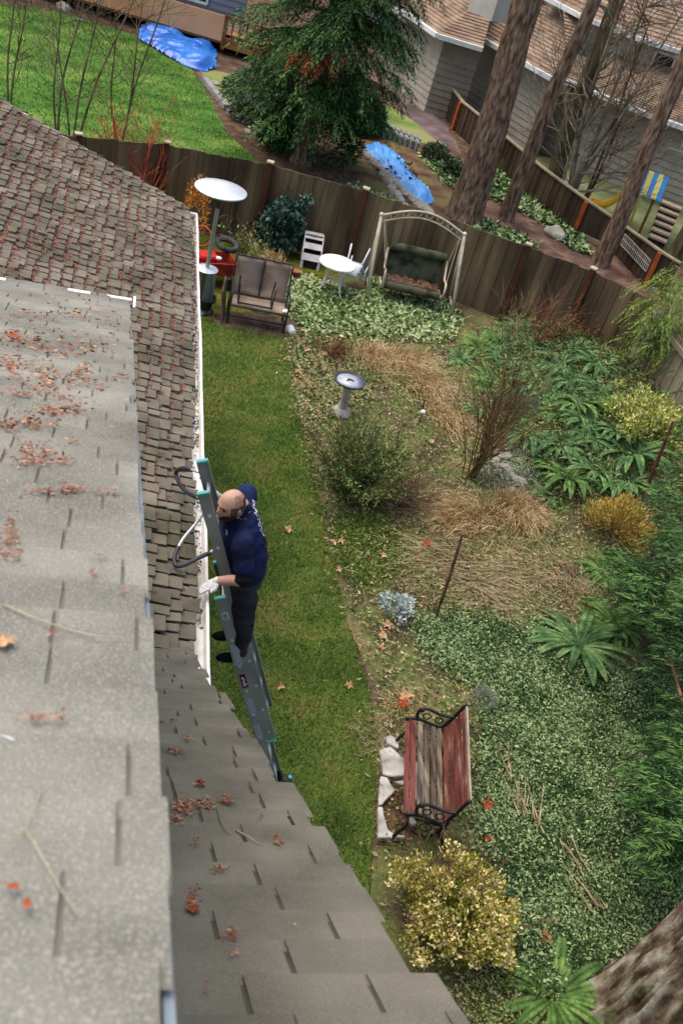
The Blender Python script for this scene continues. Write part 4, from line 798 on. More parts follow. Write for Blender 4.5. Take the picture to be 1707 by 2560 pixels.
# ornamental grasses
m_straw = M('straw', ['#7a5c38', '#a5824f', '#c4a673', '#d3bd92'], 3, 5, .85, isl_cols=True, island=.15, tr=.1)
def grass_clump(name, label, c, L, n, m, sweep=(0, 0), spread=1.0, wd=.008, z0=0, arch=1.2, cat='grass clump', rad=.12):
    n0 = n; az = RNG.random(n)*2*math.pi; d = np.stack([np.cos(az)*spread+sweep[0], np.sin(az)*spread+sweep[1], np.full(n, .0)], 1); d *= (.35+.7*RNG.random(n))[:, None]; l = L*(.55+.6*RNG.random(n))
    b = np.stack([c[0]+RNG.normal(size=n)*rad, c[1]+RNG.normal(size=n)*rad, np.full(n, z0)], 1); S = []
    side = unit(np.cross(d+[0, 0, .01], [0, 0, 1.])+RNG.normal(size=(n, 3))*.4); K_ = 4; prev = None
    for k in range(K_+1):
        t = k/K_; p = b+d*(l*t)[:, None]; p[:, 2] += l*(arch*.75*t-arch*.62*t*t*np.minimum(1.6, .4+np.linalg.norm(d, axis=1))); p[:, 2] = np.maximum(p[:, 2], z0+.01+.02*RNG.random(n)); w_ = (wd*(1-.8*t))
        a, e = p-side*w_/2, p+side*w_/2
        if prev is not None: S.append(np.stack([prev[0], prev[1], e, a], 1))
        prev = (a, e)
    me = npmesh(name, np.concatenate(S), 4); o = link(name, me, m, None, (c[0], c[1], z0)); return tag(o, label, cat, None, 'stuff' if name == 'dry_stalks' else None)
p = GM(940, 900); grass_clump('dry_grass', 'arching straw-coloured grass clump behind the bird bath', p, .62, 900, m_straw, (.25, -.1), .9, rad=.22)
p = GM(1020, 905); grass_clump('dry_grass', 'straw grass clump right of the bird bath, swept to the right', p, .6, 700, m_straw, (.5, -.3), .7, rad=.2)
p = GM(1060, 960); grass_clump('dry_grass', 'straw grass trailing down beside the small garden lamp', p, .7, 700, m_straw, (.35, -.75), .5, rad=.2)
p = GM(1110, 1040); grass_clump('dry_grass', 'pinkish straw grass trailing towards the foot of the bare shrub', p, .65, 700, m_straw, (.35, -.8), .5, rad=.2)
p = GM(1290, 1270); grass_clump('dry_grass', 'thick golden straw clump below the rockery stones', p, .62, 1500, m_straw, (.05, -.5), .8, rad=.16)
p = GM(1180, 1300); grass_clump('dry_grass', 'pale straw clump falling left above the leaning stake', p, .75, 900, m_straw, (-.8, -.1), .6, rad=.2)
m_stalk = M('pale_stalk', ['#7c6a4c', '#9c8866', '#b8a684'], 3, 5, .85, isl_cols=True)
for (x, y, sw, l_) in [(1130, 1400, (-.9, .1), 'flattened dry stalks left of the leaning stake'), (1330, 1430, (-1, -.25), 'flattened dry stalks lying to the right of the leaning stake'), (1400, 1440, (.1, -.8), 'brown dead stems under the orange-tan shrub'), (1200, 1450, (.7, -.5), 'flattened dry stalks across the middle of the bed')]:
    p = GM(x, y); grass_clump('dry_stalks', l_, p, .85, 210, m_stalk if 'brown' not in l_ else M('dead_stem', ['#6b5140', '#8f7560', '#a58d76'], 3, 5, .9, isl_cols=True), sw, .35, .009, arch=.5, rad=.3)
for (x, y, sw, l_) in [(1080, 1290, (-.7, .3), 'loose dry stalks left of the golden straw clump'), (1260, 1380, (.5, -.7), 'loose dry stalks below the golden straw clump'), (1420, 1340, (-.3, -.6), 'pinkish dead stems left of the orange-tan shrub'), (1000, 1430, (.8, .1), 'thin dry stalks above the silver plant'), (1160, 1500, (.9, .2), 'thin dry stalks right of the foot of the leaning stake')]:
    p = GM(x, y); grass_clump('dry_stalks', l_, p, .6, 170, m_straw if 'golden' in l_ else m_stalk, sw, .5, .008, arch=.5, rad=.28)
p = GM(1210, 860); grass_clump('dry_grass', 'low tan grass tuft at the back fence right of the swing', p, .4, 500, m_straw, (.2, -.2), .8, rad=.3)
p = GM(1010, 1775); grass_clump('dry_grass', 'small straw tuft at the far end of the wooden bench', p, .26, 260, m_straw, (-.3, .1), .9, .006, rad=.14)
p = GM(950, 1850); grass_clump('dry_grass', 'dry wispy tuft on the flagstones left of the bench', p, .22, 240, m_stalk, (-.2, .1), .9, .006, rad=.16)
for (x, y, sw) in [(1290, 2050, (.1, .8)), (1330, 2080, (.15, .75)), (1430, 2180, (-.25, .6)), (1490, 2300, (-.35, .55)), (1260, 1950, (.05, .8))]:
    p = GM(x, y); grass_clump('dry_stalks', 'few long pale stalks lying on the creeping ground cover', p, .75, 10, m_stalk, sw, .2, .012, z0=.12, arch=.25, rad=.05)['group'] = 'long pale stalks on the ground cover'
# shrubs
m_airy = M('airy_leaf', ['#2e4220', '#48622e', '#66803c', '#8a9656'], 1.5, 5, .7, isl_cols=True, island=.2)
def wand_shrub(label, c, L, n, mst, mlf, tilt=.8, leaf=(.035, .010), lden=24, seed=1, sweep=(0, 0), r=.006, name='shrub', leaf_from=.25, cat='shrub', sub=2, upb=.9):
    rnd = random.Random(seed); t = thing(name, label, cat, c); mb = MB(); P_, D_ = [], []
    for k in range(n):
        d_ = Vector((rnd.gauss(0, tilt)+sweep[0], rnd.gauss(0, tilt)+sweep[1], upb)).normalized(); l = L*rnd.uniform(.6, 1.1); q = Vector((c[0]+rnd.gauss(0, .04), c[1]+rnd.gauss(0, .04), c[2])); pts = [q.copy()]; dd = d_
        for i in range(6): dd = (dd+Vector((rnd.gauss(0, .12), rnd.gauss(0, .12), rnd.gauss(.02, .08)))).normalized(); q = q+dd*l/6; q.z = max(q.z, c[2]+.02); pts.append(q.copy())
        mb.tube(pts, [r*(1-.6*i/6) for i in range(7)], 4, cap=False)
        for s_ in range(sub):
            i = rnd.randint(2, 5); branch(mb, pts[i], (dd+Vector((rnd.gauss(0, .8), rnd.gauss(0, .8), .2))).normalized(), l*.45, r*.6, 0, rnd, .05, .5, .15, 0, 4, r*.4)
        if mlf:
            for q_ in range(lden):
                u = leaf_from+(1-leaf_from)*rnd.random(); j = min(5, int(u*6)); a = pts[j].lerp(pts[j+1], u*6-j)+Vector((rnd.gauss(0, .045), rnd.gauss(0, .045), rnd.gauss(0, .04))); P_.append(tuple(a)); D_.append(tuple(dd+Vector((rnd.gauss(0, .7), rnd.gauss(0, .7), rnd.gauss(0, .5)))))
    mb.build('stems', mst, t)
    if mlf: n_ = len(P_); link('foliage', npmesh('foliage', kites(P_, D_, leaf[0]*(.6+.8*RNG.random(n_)), leaf[1]*(.7+.6*RNG.random(n_))), 4), mlf, t)
    return t
p = GM(885, 1235); wand_shrub('large airy dark green broom shrub between the bird bath and the lawn', p, 1.0, 130, m_browntwig, m_airy, .62, (.06, .013), 130, 3, sweep=(-.05, .15), name='broom_shrub')
p = GM(1000, 1270); wand_shrub('tangled grey-brown twiggy half-bare shrub right of the airy green shrub', p, .75, 90, M('greybrown_twig', ['#5a4638', '#7a6352', '#94806c'], 4, 4, .9), M('brown_small', ['#5b4a30', '#7d6848', '#6f7040'], 2, 4, .8, isl_cols=True), .7, (.03, .009), 16, 4, sweep=(.1, .1), name='twiggy_shrub', r=.005)
p = GM(1175, 1195); wand_shrub('tall vase-shaped bare shrub with mossy brown stems in the middle of the bed', p, 1.75, 26, M('mossy_stem', ['#4f4028', '#6d5d38', '#7c5a44'], 4, 4, .9), None, .24, seed=5, r=.013, name='bare_shrub', sub=6, upb=1.2, sweep=(.05, .05))
p = GM(1330, 870); wand_shrub('thin reddish bare twigs standing in front of the back fence', p, 1.15, 22, M('red_brown_twig', ['#6b3c30', '#87503f', '#7b6a48'], 4, 4, .9), None, .35, seed=6, r=.006, name='bare_shrub', sub=5)
p = GM(1270, 860); wand_shrub('second tuft of thin bare twigs, left of the reddish ones', p, 1.0, 14, M('tan_twig', ['#7d6348', '#9a8060'], 4, 4, .9), None, .3, seed=16, r=.005, name='bare_shrub', sub=4)
p = GM(830, 895); wand_shrub('small rusty brown shrub with dead leaves behind the bird bath', p, .42, 34, m_browntwig, M('rust_small', ['#6b3a22', '#93522e', '#a5713f'], 3, 4, .8, isl_cols=True), .6, (.04, .015), 12, 7, name='rusty_shrub')
p = GM(1290, 1030); bush('lavender_mound', 'soft grey-green mound left of the fern bank', p, .38, 3400, M('sage_leaf', ['#4c6148', '#6b8264', '#8a9c80'], 3, 4, .8, isl_cols=True), (.07, .008), .32, dirj=1.2)
p = GM(985, 1532); bush('silver_plant', 'bright silver-leaved plant standing alone near the lawn edge', p, .21, 900, M('silver_leaf', ['#9fb0ab', '#c0ccc7', '#dbe2dd'], 6, 4, .7, isl_cols=True), (.055, .022), .17, dirj=.9, cat='plant', lumps=22)
p = GM(1200, 1765); bush('grey_tuft', 'soft grey tuft behind the backrest of the wooden bench', p, .13, 900, M('grey_leaf', ['#6f7d6c', '#8f9a87', '#a3a68f'], 6, 4, .8, isl_cols=True), (.06, .005), .14, dirj=1.3, cat='plant')
m_yel = M('yellow_leaf', ['#858a2c', '#c0b04c', '#dfca72', '#efdfa6'], 4, 4, .7, isl_cols=True, island=.12, tr=.15)
p = G(1098, 2335); yb = bush('barberry_bush', 'round golden yellow bush in front of the bench at the near end of the bed', p, .60, 8000, m_yel, (.036, .024), .58, (12, .008, m_browntwig), dirj=.5, zc=.5, lumps=95, lsp=.15)
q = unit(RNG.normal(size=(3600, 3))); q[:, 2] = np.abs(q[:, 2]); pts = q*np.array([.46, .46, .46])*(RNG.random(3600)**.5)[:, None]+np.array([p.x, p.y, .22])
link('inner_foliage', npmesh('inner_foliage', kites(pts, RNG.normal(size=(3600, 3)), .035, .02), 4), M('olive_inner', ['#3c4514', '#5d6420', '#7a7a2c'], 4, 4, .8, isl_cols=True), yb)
m_char = M('chartreuse_leaf', ['#7d8c30', '#a9b648', '#cdd070', '#e0dc98'], 3, 4, .7, isl_cols=True, tr=.15)
p = GM(1600, 1075); bush('chartreuse_shrub', 'loose chartreuse shrub in front of the pale side fence', (p.x, p.y), .70, 4200, m_char, (.065, .032), .85, (9, .008, m_browntwig), lumps=26, dirj=.5)
p = GM(1555, 985); bush('chartreuse_shrub', 'smaller chartreuse shrub left of the loose one, near the ferns', (p.x, p.y), .42, 1700, m_char, (.06, .028), .6, (6, .006, m_browntwig), lumps=14, dirj=.5)
p = GM(1515, 1050); bush('heather', 'small rust red heather between the ferns and the chartreuse shrub', p, .28, 1300, M('heather_leaf', ['#5c2f20', '#8a4a30', '#6d6038'], 4, 4, .8, isl_cols=True), (.04, .012), .25, dirj=.8)
m_otan = M('orange_tan_leaf', ['#97782c', '#c4a048', '#dcbe74', '#a09c4c'], 4, 4, .7, isl_cols=True)
p = GM(1535, 1350); bush('orange_tan_shrub', 'orange-tan feathery shrub half under the dark cedar at the right', p, .52, 6500, m_otan, (.055, .015), .48, (8, .007, m_browntwig), dirj=1.0, lumps=40)
p = G(475, 600); bush('orange_shrub', 'small orange-leaved shrub at the outer corner of the garage roof', (p.x-.0, p.y-.3), .24, 900, M('orange_leaf', ['#a3601c', '#c98330', '#d7a050'], 4, 4, .7, isl_cols=True), (.07, .025), .75, (5, .008, m_browntwig), zc=.75)
p = G(692, 628); iv = bush('climbing_ivy', 'dark bluish-green ivy mound climbing the back fence behind the clay pot', (p.x, p.y), .40, 3000, M('dark_ivy', ['#15302a', '#274b3e', '#3f6a55', '#6f8f7a'], 2, 4, .5, isl_cols=True, spec=.5), (.085, .06), .62, (6, .01, m_browntwig), zc=.6)
for (x0_, y0_, x1_, y1_) in [(700, 560, 712, 480), (735, 560, 772, 490), (640, 560, 660, 540), (690, 545, 680, 520), (760, 530, 775, 495)]:
    P = []
    for k in range(90): t_ = RNG.random(); P.append(tuple(VT(G(700, 625), x0_+(x1_-x0_)*t_+RNG.normal()*5, y0_+(y1_-y0_)*t_+RNG.normal()*5)))
    P = np.array(P); link('climbing_shoot', npmesh('climbing_shoot', kites(P, RNG.normal(size=P.shape), .08, .055), 4), bpy.data.materials['dark_ivy'], iv)
# rockery
m_gravel = M('gravel_stone', ['#8a8378', '#b5ada2', '#cfc8be'], 6, 5, .9)
for i in range(34):
    x, y = (1262+random.gauss(0, 30), 1170+random.gauss(0, 24)) if i < 18 else (1462+random.gauss(0, 17), 1130+random.gauss(0, 16)); p = GM(x, y); s_ = random.uniform(.05, .11) if i < 18 else random.uniform(.028, .05)
    rock('rockery_stone' if i < 18 else 'pebble', (p.x, p.y, p.z+.02), (s_, s_*.8, s_*.6), m_st if i < 18 else m_gravel, 'grey rockery stone under the overhanging fern' if i < 18 else 'pale pebble in the patch under the fern bank', 'stone', 'rockery stones' if i < 18 else 'pale pebbles in the bed', i)
tag(cover('lichen_patch', 'pale grey creeping thyme on the rockery', gp([(1210, 1140), (1290, 1120), (1360, 1180), (1350, 1230), (1260, 1235), (1200, 1200)]), 2600, M('thyme', ['#6d7a62', '#98a38e', '#b3b5a4'], 3, 4, .9, isl_cols=True), (.03, .02), .05, zf=zmz), 'pale grey creeping thyme on the rockery')
# stakes
a = GM(1088, 1545); b = VT(a, 1156, 1335); mb = MB(); mb.tube([a, a.lerp(b, .5)+Vector((.01, 0, 0)), b], [.020, .022, .016], 8); tag(mb.build('wooden_stake', m_browntwig, origin=a), 'brown wooden stake leaning in the middle of the bed', 'stake')
a = GM(1613, 1225); b = VT(a, 1655, 1120); mb = MB(); mb.tube([a, b, b+(b-a)*.6], [.03, .026, .02], 8); tag(mb.build('leaning_branch', m_redtwig if False else M('red_brown_bark', ['#5b3328', '#76473a'], 5, 4, .9), origin=a), 'red-brown bare branch leaning between the ferns at the right', 'branch')
a = GM(1046, 1062); t = thing('garden_lamp', 'tiny white-topped garden lamp beside the trailing straw grass', 'lamp', a); MB().tube([a, a+Vector((0, 0, .22))], .008, 6).build('stem', m_black, t)
MB().lathe([(.005, .22), (.035, .22), (.042, .24), (.03, .262), (.004, .27)], 14, a).build('head', m_gt, t); a = GM(1052, 1042); mb = MB(); mb.tube([a, VT(a, 1061, 1000)], .010, 6); tag(mb.build('iron_rod', m_black, origin=a), 'thin dark rod standing just behind the garden lamp', 'rod')
# near cedar at the right edge
b = G(1625, 2610); t = thing('near_cedar', 'big mossy-barked trunk in the bottom right corner with dark feathery cedar boughs above it', 'tree', b)
tb = Vector((b.x, b.y, 0))
trunk_mesh([tb+Vector((0, 0, -.05)), tb+Vector((.02, .02, 1.2)), tb+Vector((.06, .05, 3)), tb+Vector((.1, .1, 6)), tb+Vector((.15, .15, 11))], .54, .32, n=220, flare=1.3, rough=.10, seed=3, k=60, ridge=.09, rf=9).build('trunk', M('near_bark', ['#453629', '#6b5a4a', '#978b78', '#b3ae9c'], 3.6, 13, .95, 1.0, 14, stretch=(2.4, 2.4, 1.0), lo=.36, hi=.64, speck='#6f7a50', sscale=7, samt=.55), t, smooth=True)
S, D = [], []
region = [(1560, 1470, 60, 60, 90, 1.1), (1650, 1370, 60, 80, 90, 1.4), (1600, 1530, 80, 50, 70, 1.0), (1500, 1420, 30, 30, 24, 1.0), (1680, 1520, 60, 70, 80, 1.5), (1690, 1200, 50, 80, 70, 1.3), (1690, 1060, 40, 60, 36, 1.4), (1655, 1820, 40, 40, 34, .9), (1680, 1950, 50, 80, 80, 1.2), (1640, 1900, 30, 50, 34, .9), (1700, 2080, 40, 70, 50, 1.2), (1720, 1750, 40, 60, 40, 1.3), (1650, 1640, 50, 60, 60, 1.2), (1600, 1980, 30, 60, 40, .9), (1640, 2150, 40, 60, 50, 1.0), (1620, 1260, 30, 40, 30, 1.4)]
BRs = []
for (x, y, sx, sy, n_, z_) in region:
    x += 62; sx *= .8
    for k in range(int(n_*1.15)):
        zz = max(.45, z_+RNG.normal()*.30); q = G(x+RNG.normal()*sx*.6, y+RNG.normal()*sy*.6, zz); S.append(tuple(q)); v = np.array([q.x-tb.x, q.y-tb.y, 0]); v = v/(np.linalg.norm(v)+1e-6); D.append(v+RNG.normal(size=3)*[.35, .35, .1]+[-.25, -.1, -.1])
    q = G(x, y, z_+.1); BRs.append(q)
link('crown', npmesh('crown', sprays(S, D, .34*(.7+.6*RNG.random(len(S))), .45, 8, 4, (.085, .014), .5), 4), m_cedar2, t)
mb = MB()
for q in BRs[::4]: r0_ = Vector((tb.x, tb.y, q.z+.35)); mb.tube([r0_, r0_.lerp(q, .5)+Vector((0, 0, .1)), q], [.03, .018, .006], 6)
mb.build('branches', m_browntwig, t)
# yellow-green drooping foliage over the side fence
m_wil = M('willow_leaf', ['#4c5a20', '#74802e', '#95a040', '#7d9a52'], 2, 5, .7, isl_cols=True, tr=.15)
b = Vector((corner.x+1.4, corner.y-1.3, 0)); t = thing('drooping_tree', 'yellow-green drooping tree beyond the corner of the two fences', 'tree', b); trunk_mesh([b, b+Vector((0, 0, 1.2)), b+Vector((.1, .1, 2.4))], .09, .05, n=12).build('trunk', m_bark2, t, smooth=True)
S, D = [], []
for (x, y, sx, sy, n_, z_) in [(1690, 720, 30, 40, 60, 2.1), (1640, 840, 26, 34, 50, 1.6), (1660, 780, 30, 30, 50, 1.9), (1700, 850, 30, 50, 60, 1.7), (1615, 870, 16, 20, 18, 1.3)]:
    for k in range(n_): q = VT(b+Vector((-.6, 0, 0)), x+RNG.normal()*sx*.7, y+RNG.normal()*sy*.7); q.x += RNG.normal()*.2; q.y += RNG.normal()*.25; S.append(tuple(q)); D.append(RNG.normal(size=3)*[.8, .8, .2]+[-.3, -.2, -.3])
link('crown', npmesh('crown', sprays(S, D, .30, .8, 6, 4, (.085, .016), .5), 4), m_wil, t)
p = GM(1450, 850); wand_shrub('small rusty weeds with orange dry leaves at the back fence left of the corner', p, .5, 26, m_browntwig, M('rust_weed', ['#7a4a26', '#a36a38', '#5c6a34'], 3, 4, .8, isl_cols=True), .55, (.05, .02), 10, 17, name='weed_clump')
p = GM(1400, 860); wand_shrub('green weeds at the back fence below the last post', p, .5, 26, m_browntwig, m_airy, .5, (.05, .014), 26, 18, name='weed_clump')
p = G(1495, 395); wand_shrub('dark rhododendron-like bush by the greige house wall', (p.x, p.y, 0), .9, 60, m_browntwig, m_yew, .8, (.12, .04), 34, 19, name='house_bush')
# ================================================================== GARDEN FURNITURE
m_bench_r = M('red_paint', ['#542f2a', '#723f38', '#814c43', '#a1938a'], 2.2, 9, .8, .3, 30, stretch=(6, .8, 6), lo=.38, hi=.72, island=.12)
m_bench_g = M('bare_slat', ['#3f352c', '#5b4e41', '#75685a', '#958871'], 2.5, 9, .9, .4, 30, stretch=(6, .8, 6), island=.15)
m_iron = M('black_iron', ['#0e0e0f', '#1d1e20'], 8, 4, .5, .2, 60, spec=.5)
A1, A2 = G(1018, 1802, .41), G(1013, 2036, .41); B1 = G(1185, 1775, .78)
dY = (A2-A1); Lb = dY.length; dY.normalize(); c0 = (A1+A2)/2; rz = math.atan2(-dY.x, dY.y)+math.pi
# local frame: x = seat depth (towards the back), y = length
bench = thing('garden_bench', 'wooden slat bench with peeling red paint and curly black iron ends', 'bench', (c0.x, c0.y, 0)); ex = Vector((-dY.y, dY.x, 0)); ex = ex if ex.x > 0 else -ex; ey = -dY
def BP(x, y, z): return Vector((c0.x, c0.y, 0))+ex*x+ey*y+Vector((0, 0, z))
prof = [(0.0, .40), (.02, .43), (.09, .445), (.165, .435), (.24, .415), (.31, .40), (.375, .42), (.41, .49), (.435, .565), (.455, .64), (.475, .715), (.50, .79)]
sl = [(0.005, .405, .5, m_bench_r), (.055, .438, .05, m_bench_r), (.125, .442, -.05, m_bench_g), (.195, .428, -.18, m_bench_g), (.265, .41, -.2, m_bench_g), (.33, .402, 0, m_bench_g), (.385, .44, 1.1, m_bench_r), (.415, .51, 1.25, m_bench_r), (.44, .58, 1.28, m_bench_r), (.46, .65, 1.3, m_bench_r), (.482, .725, 1.3, m_bench_r)]
for i, (x, z, an, m) in enumerate(sl):
    dx = ex*math.cos(an)+Vector((0, 0, math.sin(an))); MB().beam(BP(x, -Lb/2, z), BP(x, Lb/2, z), .052, .018, dx.cross(ey)).build('slat', m, bench, bevel=.003)
MB().beam(BP(.495, -Lb/2, .775), BP(.495, Lb/2, .775), .02, .05, Vector((0, 0, 1))).build('slat', M('worn_pale_slat', ['#8a7f70', '#a89c8a', '#8a5b50'], 3, 8, .9, .3, 30, stretch=(6, .8, 6)), bench, bevel=.003)
for sgn in (-1, 1):
    y = sgn*(Lb/2+.012); mb = MB(); P = spline([BP(x-.012, y, z+.012) for x, z in prof], 4); mb.tube(P, .017, 8)
    P = spline([BP(x, y, z) for x, z in [(.10, .44), (.07, .54), (.10, .615), (.18, .62), (.27, .59), (.36, .585), (.44, .60)]], 5); mb.tube(P, .016, 8); mb.sphere(BP(.10, y, .60), .028, 10, 6)
    mb.tube(spline([BP(x, y, z) for x, z in [(.02, .40), (.05, .28), (.0, .14), (-.03, .02)]], 5), .017, 8); mb.tube(spline([BP(x, y, z) for x, z in [(.40, .44), (.36, .28), (.44, .13), (.50, .02)]], 5), .017, 8)
    mb.tube(spline([BP(x, y, z) for x, z in [(.04, .30), (.13, .20), (.22, .17), (.31, .20), (.37, .32)]], 5), .011, 6)
    for cx, cz, rr in ((.17, .52, .04), (.30, .50, .04), (.22, .30, .055)): mb.tube([BP(cx+rr*math.cos(a), y, cz+rr*math.sin(a)) for a in [k*math.pi/6 for k in range(13)]], .007, 5, cap=False)
    mb.tube([BP(.10, y, .39), BP(.36, y, .37)], .010, 6); mb.build('iron_end', m_iron, bench, smooth=True)
# flagstones
m_flag = M('flagstone', ['#86827a', '#aeaaa2', '#c9c6be', '#bfb8aa'], 3.5, 9, .9, .35, 30)
zs = lambda pts: [(850+x/3.484, 1700+y/3.484) for x, y in pts]
fl_ = [([(330, 640), (430, 612), (520, 700), (600, 735), (600, 862), (430, 870), (350, 850)], 'large pale flagstone second from the far end beside the bench'), ([(330, 865), (400, 880), (420, 930), (470, 990), (400, 1060), (350, 1125), (325, 1118)], 'pale wedge flagstone at the lawn edge in the middle of the broken paving'), ([(440, 912), (610, 898), (610, 965), (500, 935)], 'small pale flagstone tucked under the bench front'), ([(320, 1140), (362, 1140), (365, 1200), (400, 1345), (455, 1390), (545, 1398), (535, 1420), (315, 1412)], 'L-shaped pale flagstone nearest to the yellow bush'), ([(525, 1130), (600, 1050), (610, 1180), (560, 1190)], 'pale flagstone under the near corner of the bench'), ([(380, 528), (432, 512), (500, 560), (500, 630), (400, 585)], 'grey flagstone at the far end of the broken paving'), ([(600, 740), (760, 760), (760, 1150), (620, 1060)], 'shaded flagstone under the bench seat'), ([(575, 1240), (620, 1230), (650, 1290), (600, 1310)], 'small pale stone at the near iron end of the bench')]
for pl, l_ in fl_:
    q = wig(gp(zs(pl)), .012, .08, 5); mb = MB(); mb.prism([(x, y, .012) for x, y in q], .065); c = (sum(x for x, y in q)/len(q), sum(y for x, y in q)/len(q), 0); tag(mb.build('flagstone', m_flag, bevel=.006, origin=c), l_, 'flagstone', 'flagstones beside the bench')
sheet('paving_soil', wig(gp(zs([(310, 600), (620, 640), (640, 1300), (560, 1440), (300, 1430)])), .03, .15, 6), .010, m_soil)
# bird bath
m_con = M('bath_concrete', ['#9a958a', '#b7b2a6', '#c8c3b7'], 5, 8, .85, .3, 40)
b = G(851, 1034); t = thing('bird_bath', 'concrete bird bath with dark rimmed bowl on the mossy bed', 'bird bath', b)
MB().lathe([(.01, 0), (.15, 0), (.155, .03), (.13, .06), (.12, .09), (.075, .12), (.065, .2), (.06, .38), (.075, .47), (.11, .52), (.01, .525)], 24, b).build('pedestal', m_con, t, smooth='auto')
MB().lathe([(.08, .515), (.18, .54), (.235, .575), (.245, .60), (.225, .607), (.20, .585), (.14, .568), (.01, .562)], 32, b).build('bowl', M('dark_bowl', ['#2c3036', '#4a4f55'], 5, 5, .6, .2), t, smooth='auto')
MB().lathe([(.01, .577), (.19, .578), (.195, .584), (.01, .5845)], 32, b).build('water', M('bath_water', ['#aeb6bf', '#c6ccd4', '#9aa3ad'], 4, 3, .12, spec=.8), t, smooth=True)
mb = MB(); [mb.sphere(b+Vector((random.gauss(.0, .025), random.gauss(0, .025), .59)), (.018, .03, .008), 7, 5) for _ in range(1)]; mb.tube([b+Vector((-.05, -.02, .59)), b+Vector((0, .02, .60)), b+Vector((.06, -.01, .59))], .012, 5); mb.build('wet_leaves', m_lit, t)
# patio heater
m_steel = M('brushed_steel', ['#9aa09e', '#b8bdba'], 5, 3, .38, metal=.55, stretch=(1, 1, .1)); m_hood = M('polished_hood', ['#dfe4ea', '#f2f5f8'], 2, 2, .22, metal=.35, spec=.8)
b = G(500, 775); hz = VT(b, 552, 470).z; t = thing('patio_heater', 'tall steel patio heater with wide shiny round hood by the eave', 'patio heater', b); bz = VT(b, 512, 672).z
MB().lathe([(.02, .0), (.21, .0), (.22, .04), (.19, .07), (.175, .09), (.165, bz-.02), (.17, bz), (.12, bz+.012), (.02, bz+.02)], 32, b).build('gas_tank_cover', M('tank_steel', ['#3f463f', '#6f776f', '#9aa29a'], 3, 3, .35, metal=.5, stretch=(3, 3, .1)), t, smooth='auto')
MB().lathe([(.02, bz), (.172, bz+.002), (.178, bz+.012), (.12, bz+.03), (.02, bz+.035)], 32, b).build('cover_lid', m_hood, t, smooth='auto')
MB().tube([b+Vector((0, 0, bz)), b+Vector((0, 0, hz-.28))], .032, 16).build('pole', m_steel, t, smooth='auto')
MB().lathe([(.035, hz-.32), (.045, hz-.30), (.075, hz-.20), (.085, hz-.06), (.03, hz-.05)], 20, b).build('burner', M('burner_mesh', ['#3c4242', '#5c6360'], 30, 3, .4, metal=.7), t, smooth='auto')
R_h = .40; MB().lathe([(.01, hz-.055), (R_h-.02, hz-.045), (R_h, hz-.03), (R_h+.003, hz-.015), (R_h*.8, hz+.012), (R_h*.45, hz+.035), (.01, hz+.045)], 48, b).build('hood', m_hood, t, smooth='auto')
# black pot near the heater
b = G(512, 755)+Vector((-.05, -.35, 0)); t = thing('black_pot', 'black plastic pot half hidden by the gutter beside the patio heater', 'pot', b); MB().lathe([(.01, 0), (.12, 0), (.16, .24), (.20, .25), (.20, .28), (.165, .285), (.15, .25), (.01, .24)], 24, b).build('pot_body', m_iron, t, smooth='auto')
# loveseat glider
m_sling = M('sling_fabric', ['#7d6b5d', '#968472', '#a39183'], 2.5, 7, .85, .2, 60); m_fr = M('dark_frame', ['#1e1d1d', '#2f2d2b'], 8, 4, .5, spec=.4)
FL, FR_ = G(566, 812), G(707, 838); ux = (FR_-FL); wL = ux.length; ux.normalize(); uy = Vector((-ux.y, ux.x, 0)); uz = Vector((0, 0, 1))
def LP(x, y, z): return Vector((FL.x, FL.y, 0))+ux*x+uy*y+uz*z
t = thing('patio_loveseat', 'brown sling patio loveseat on the moss at the end of the lawn', 'loveseat', LP(wL/2, .3, 0))
sh = .37
mb = MB(); mb.prism([LP(.03, .0, sh), LP(wL-.03, .0, sh), LP(wL-.03, .46, sh-.05), LP(.03, .46, sh-.05)], .02); mb.build('seat', m_sling, t, bevel=.006)
for k in (0, 1):
    x0_, x1_ = (.03, wL/2-.015) if k == 0 else (wL/2+.015, wL-.03); mb = MB(); n_ = 8; vs = []
    for i in range(n_+1):
        v = i/n_; yy_ = .46+.22*v+.05*math.sin(v*3.1); zz_ = sh-.03+.58*v
        for u in (0, .5, 1): vs.append(LP(x0_+(x1_-x0_)*u, yy_+(.02 if u == .5 else 0), zz_))
    fs = [(i*3+j, i*3+j+1, i*3+j+4, i*3+j+3) for i in range(n_) for j in (0, 1)]; mb.add(vs, fs); o = mb.build('backrest', m_sling, t, smooth=True); md = o.modifiers.new('thick', 'SOLIDIFY'); md.thickness = .014
for x in (.0, wL/2, wL):
    mb = MB(); mb.tube(spline([LP(x, .0, sh), LP(x, .44, sh-.04), LP(x, .55, sh+.2), LP(x, .69, sh+.57)], 4), .016, 8); mb.build('back_frame', m_fr, t, smooth=True)
mb = MB(); mb.tube([LP(0, -.01, sh), LP(wL, -.01, sh)], .018, 8); mb.build('front_rail', m_fr, t); MB().tube([LP(0, .69, sh+.57), LP(wL, .69, sh+.57)], .015, 8).build('top_rail', m_fr, t)
for x in (.0, wL):
    for y in (.03, .48): MB().tube([LP(x, y, 0), LP(x, y, sh)], .018, 8).build('leg', m_fr, t)
    mb = MB(); mb.tube(spline([LP(x, .02, sh), LP(x, .0, sh+.20), LP(x, .2, sh+.235), LP(x, .56, sh+.22)], 5), .016, 8); mb.build('armrest', m_fr, t, smooth=True); MB().tube([LP(x, .03, .09), LP(x, .48, .09)], .014, 6).build('glide_bar', m_fr, t)
MB().tube([LP(0, .03, .17), LP(wL, .03, .17)], .014, 6).build('stretcher', m_fr, t)
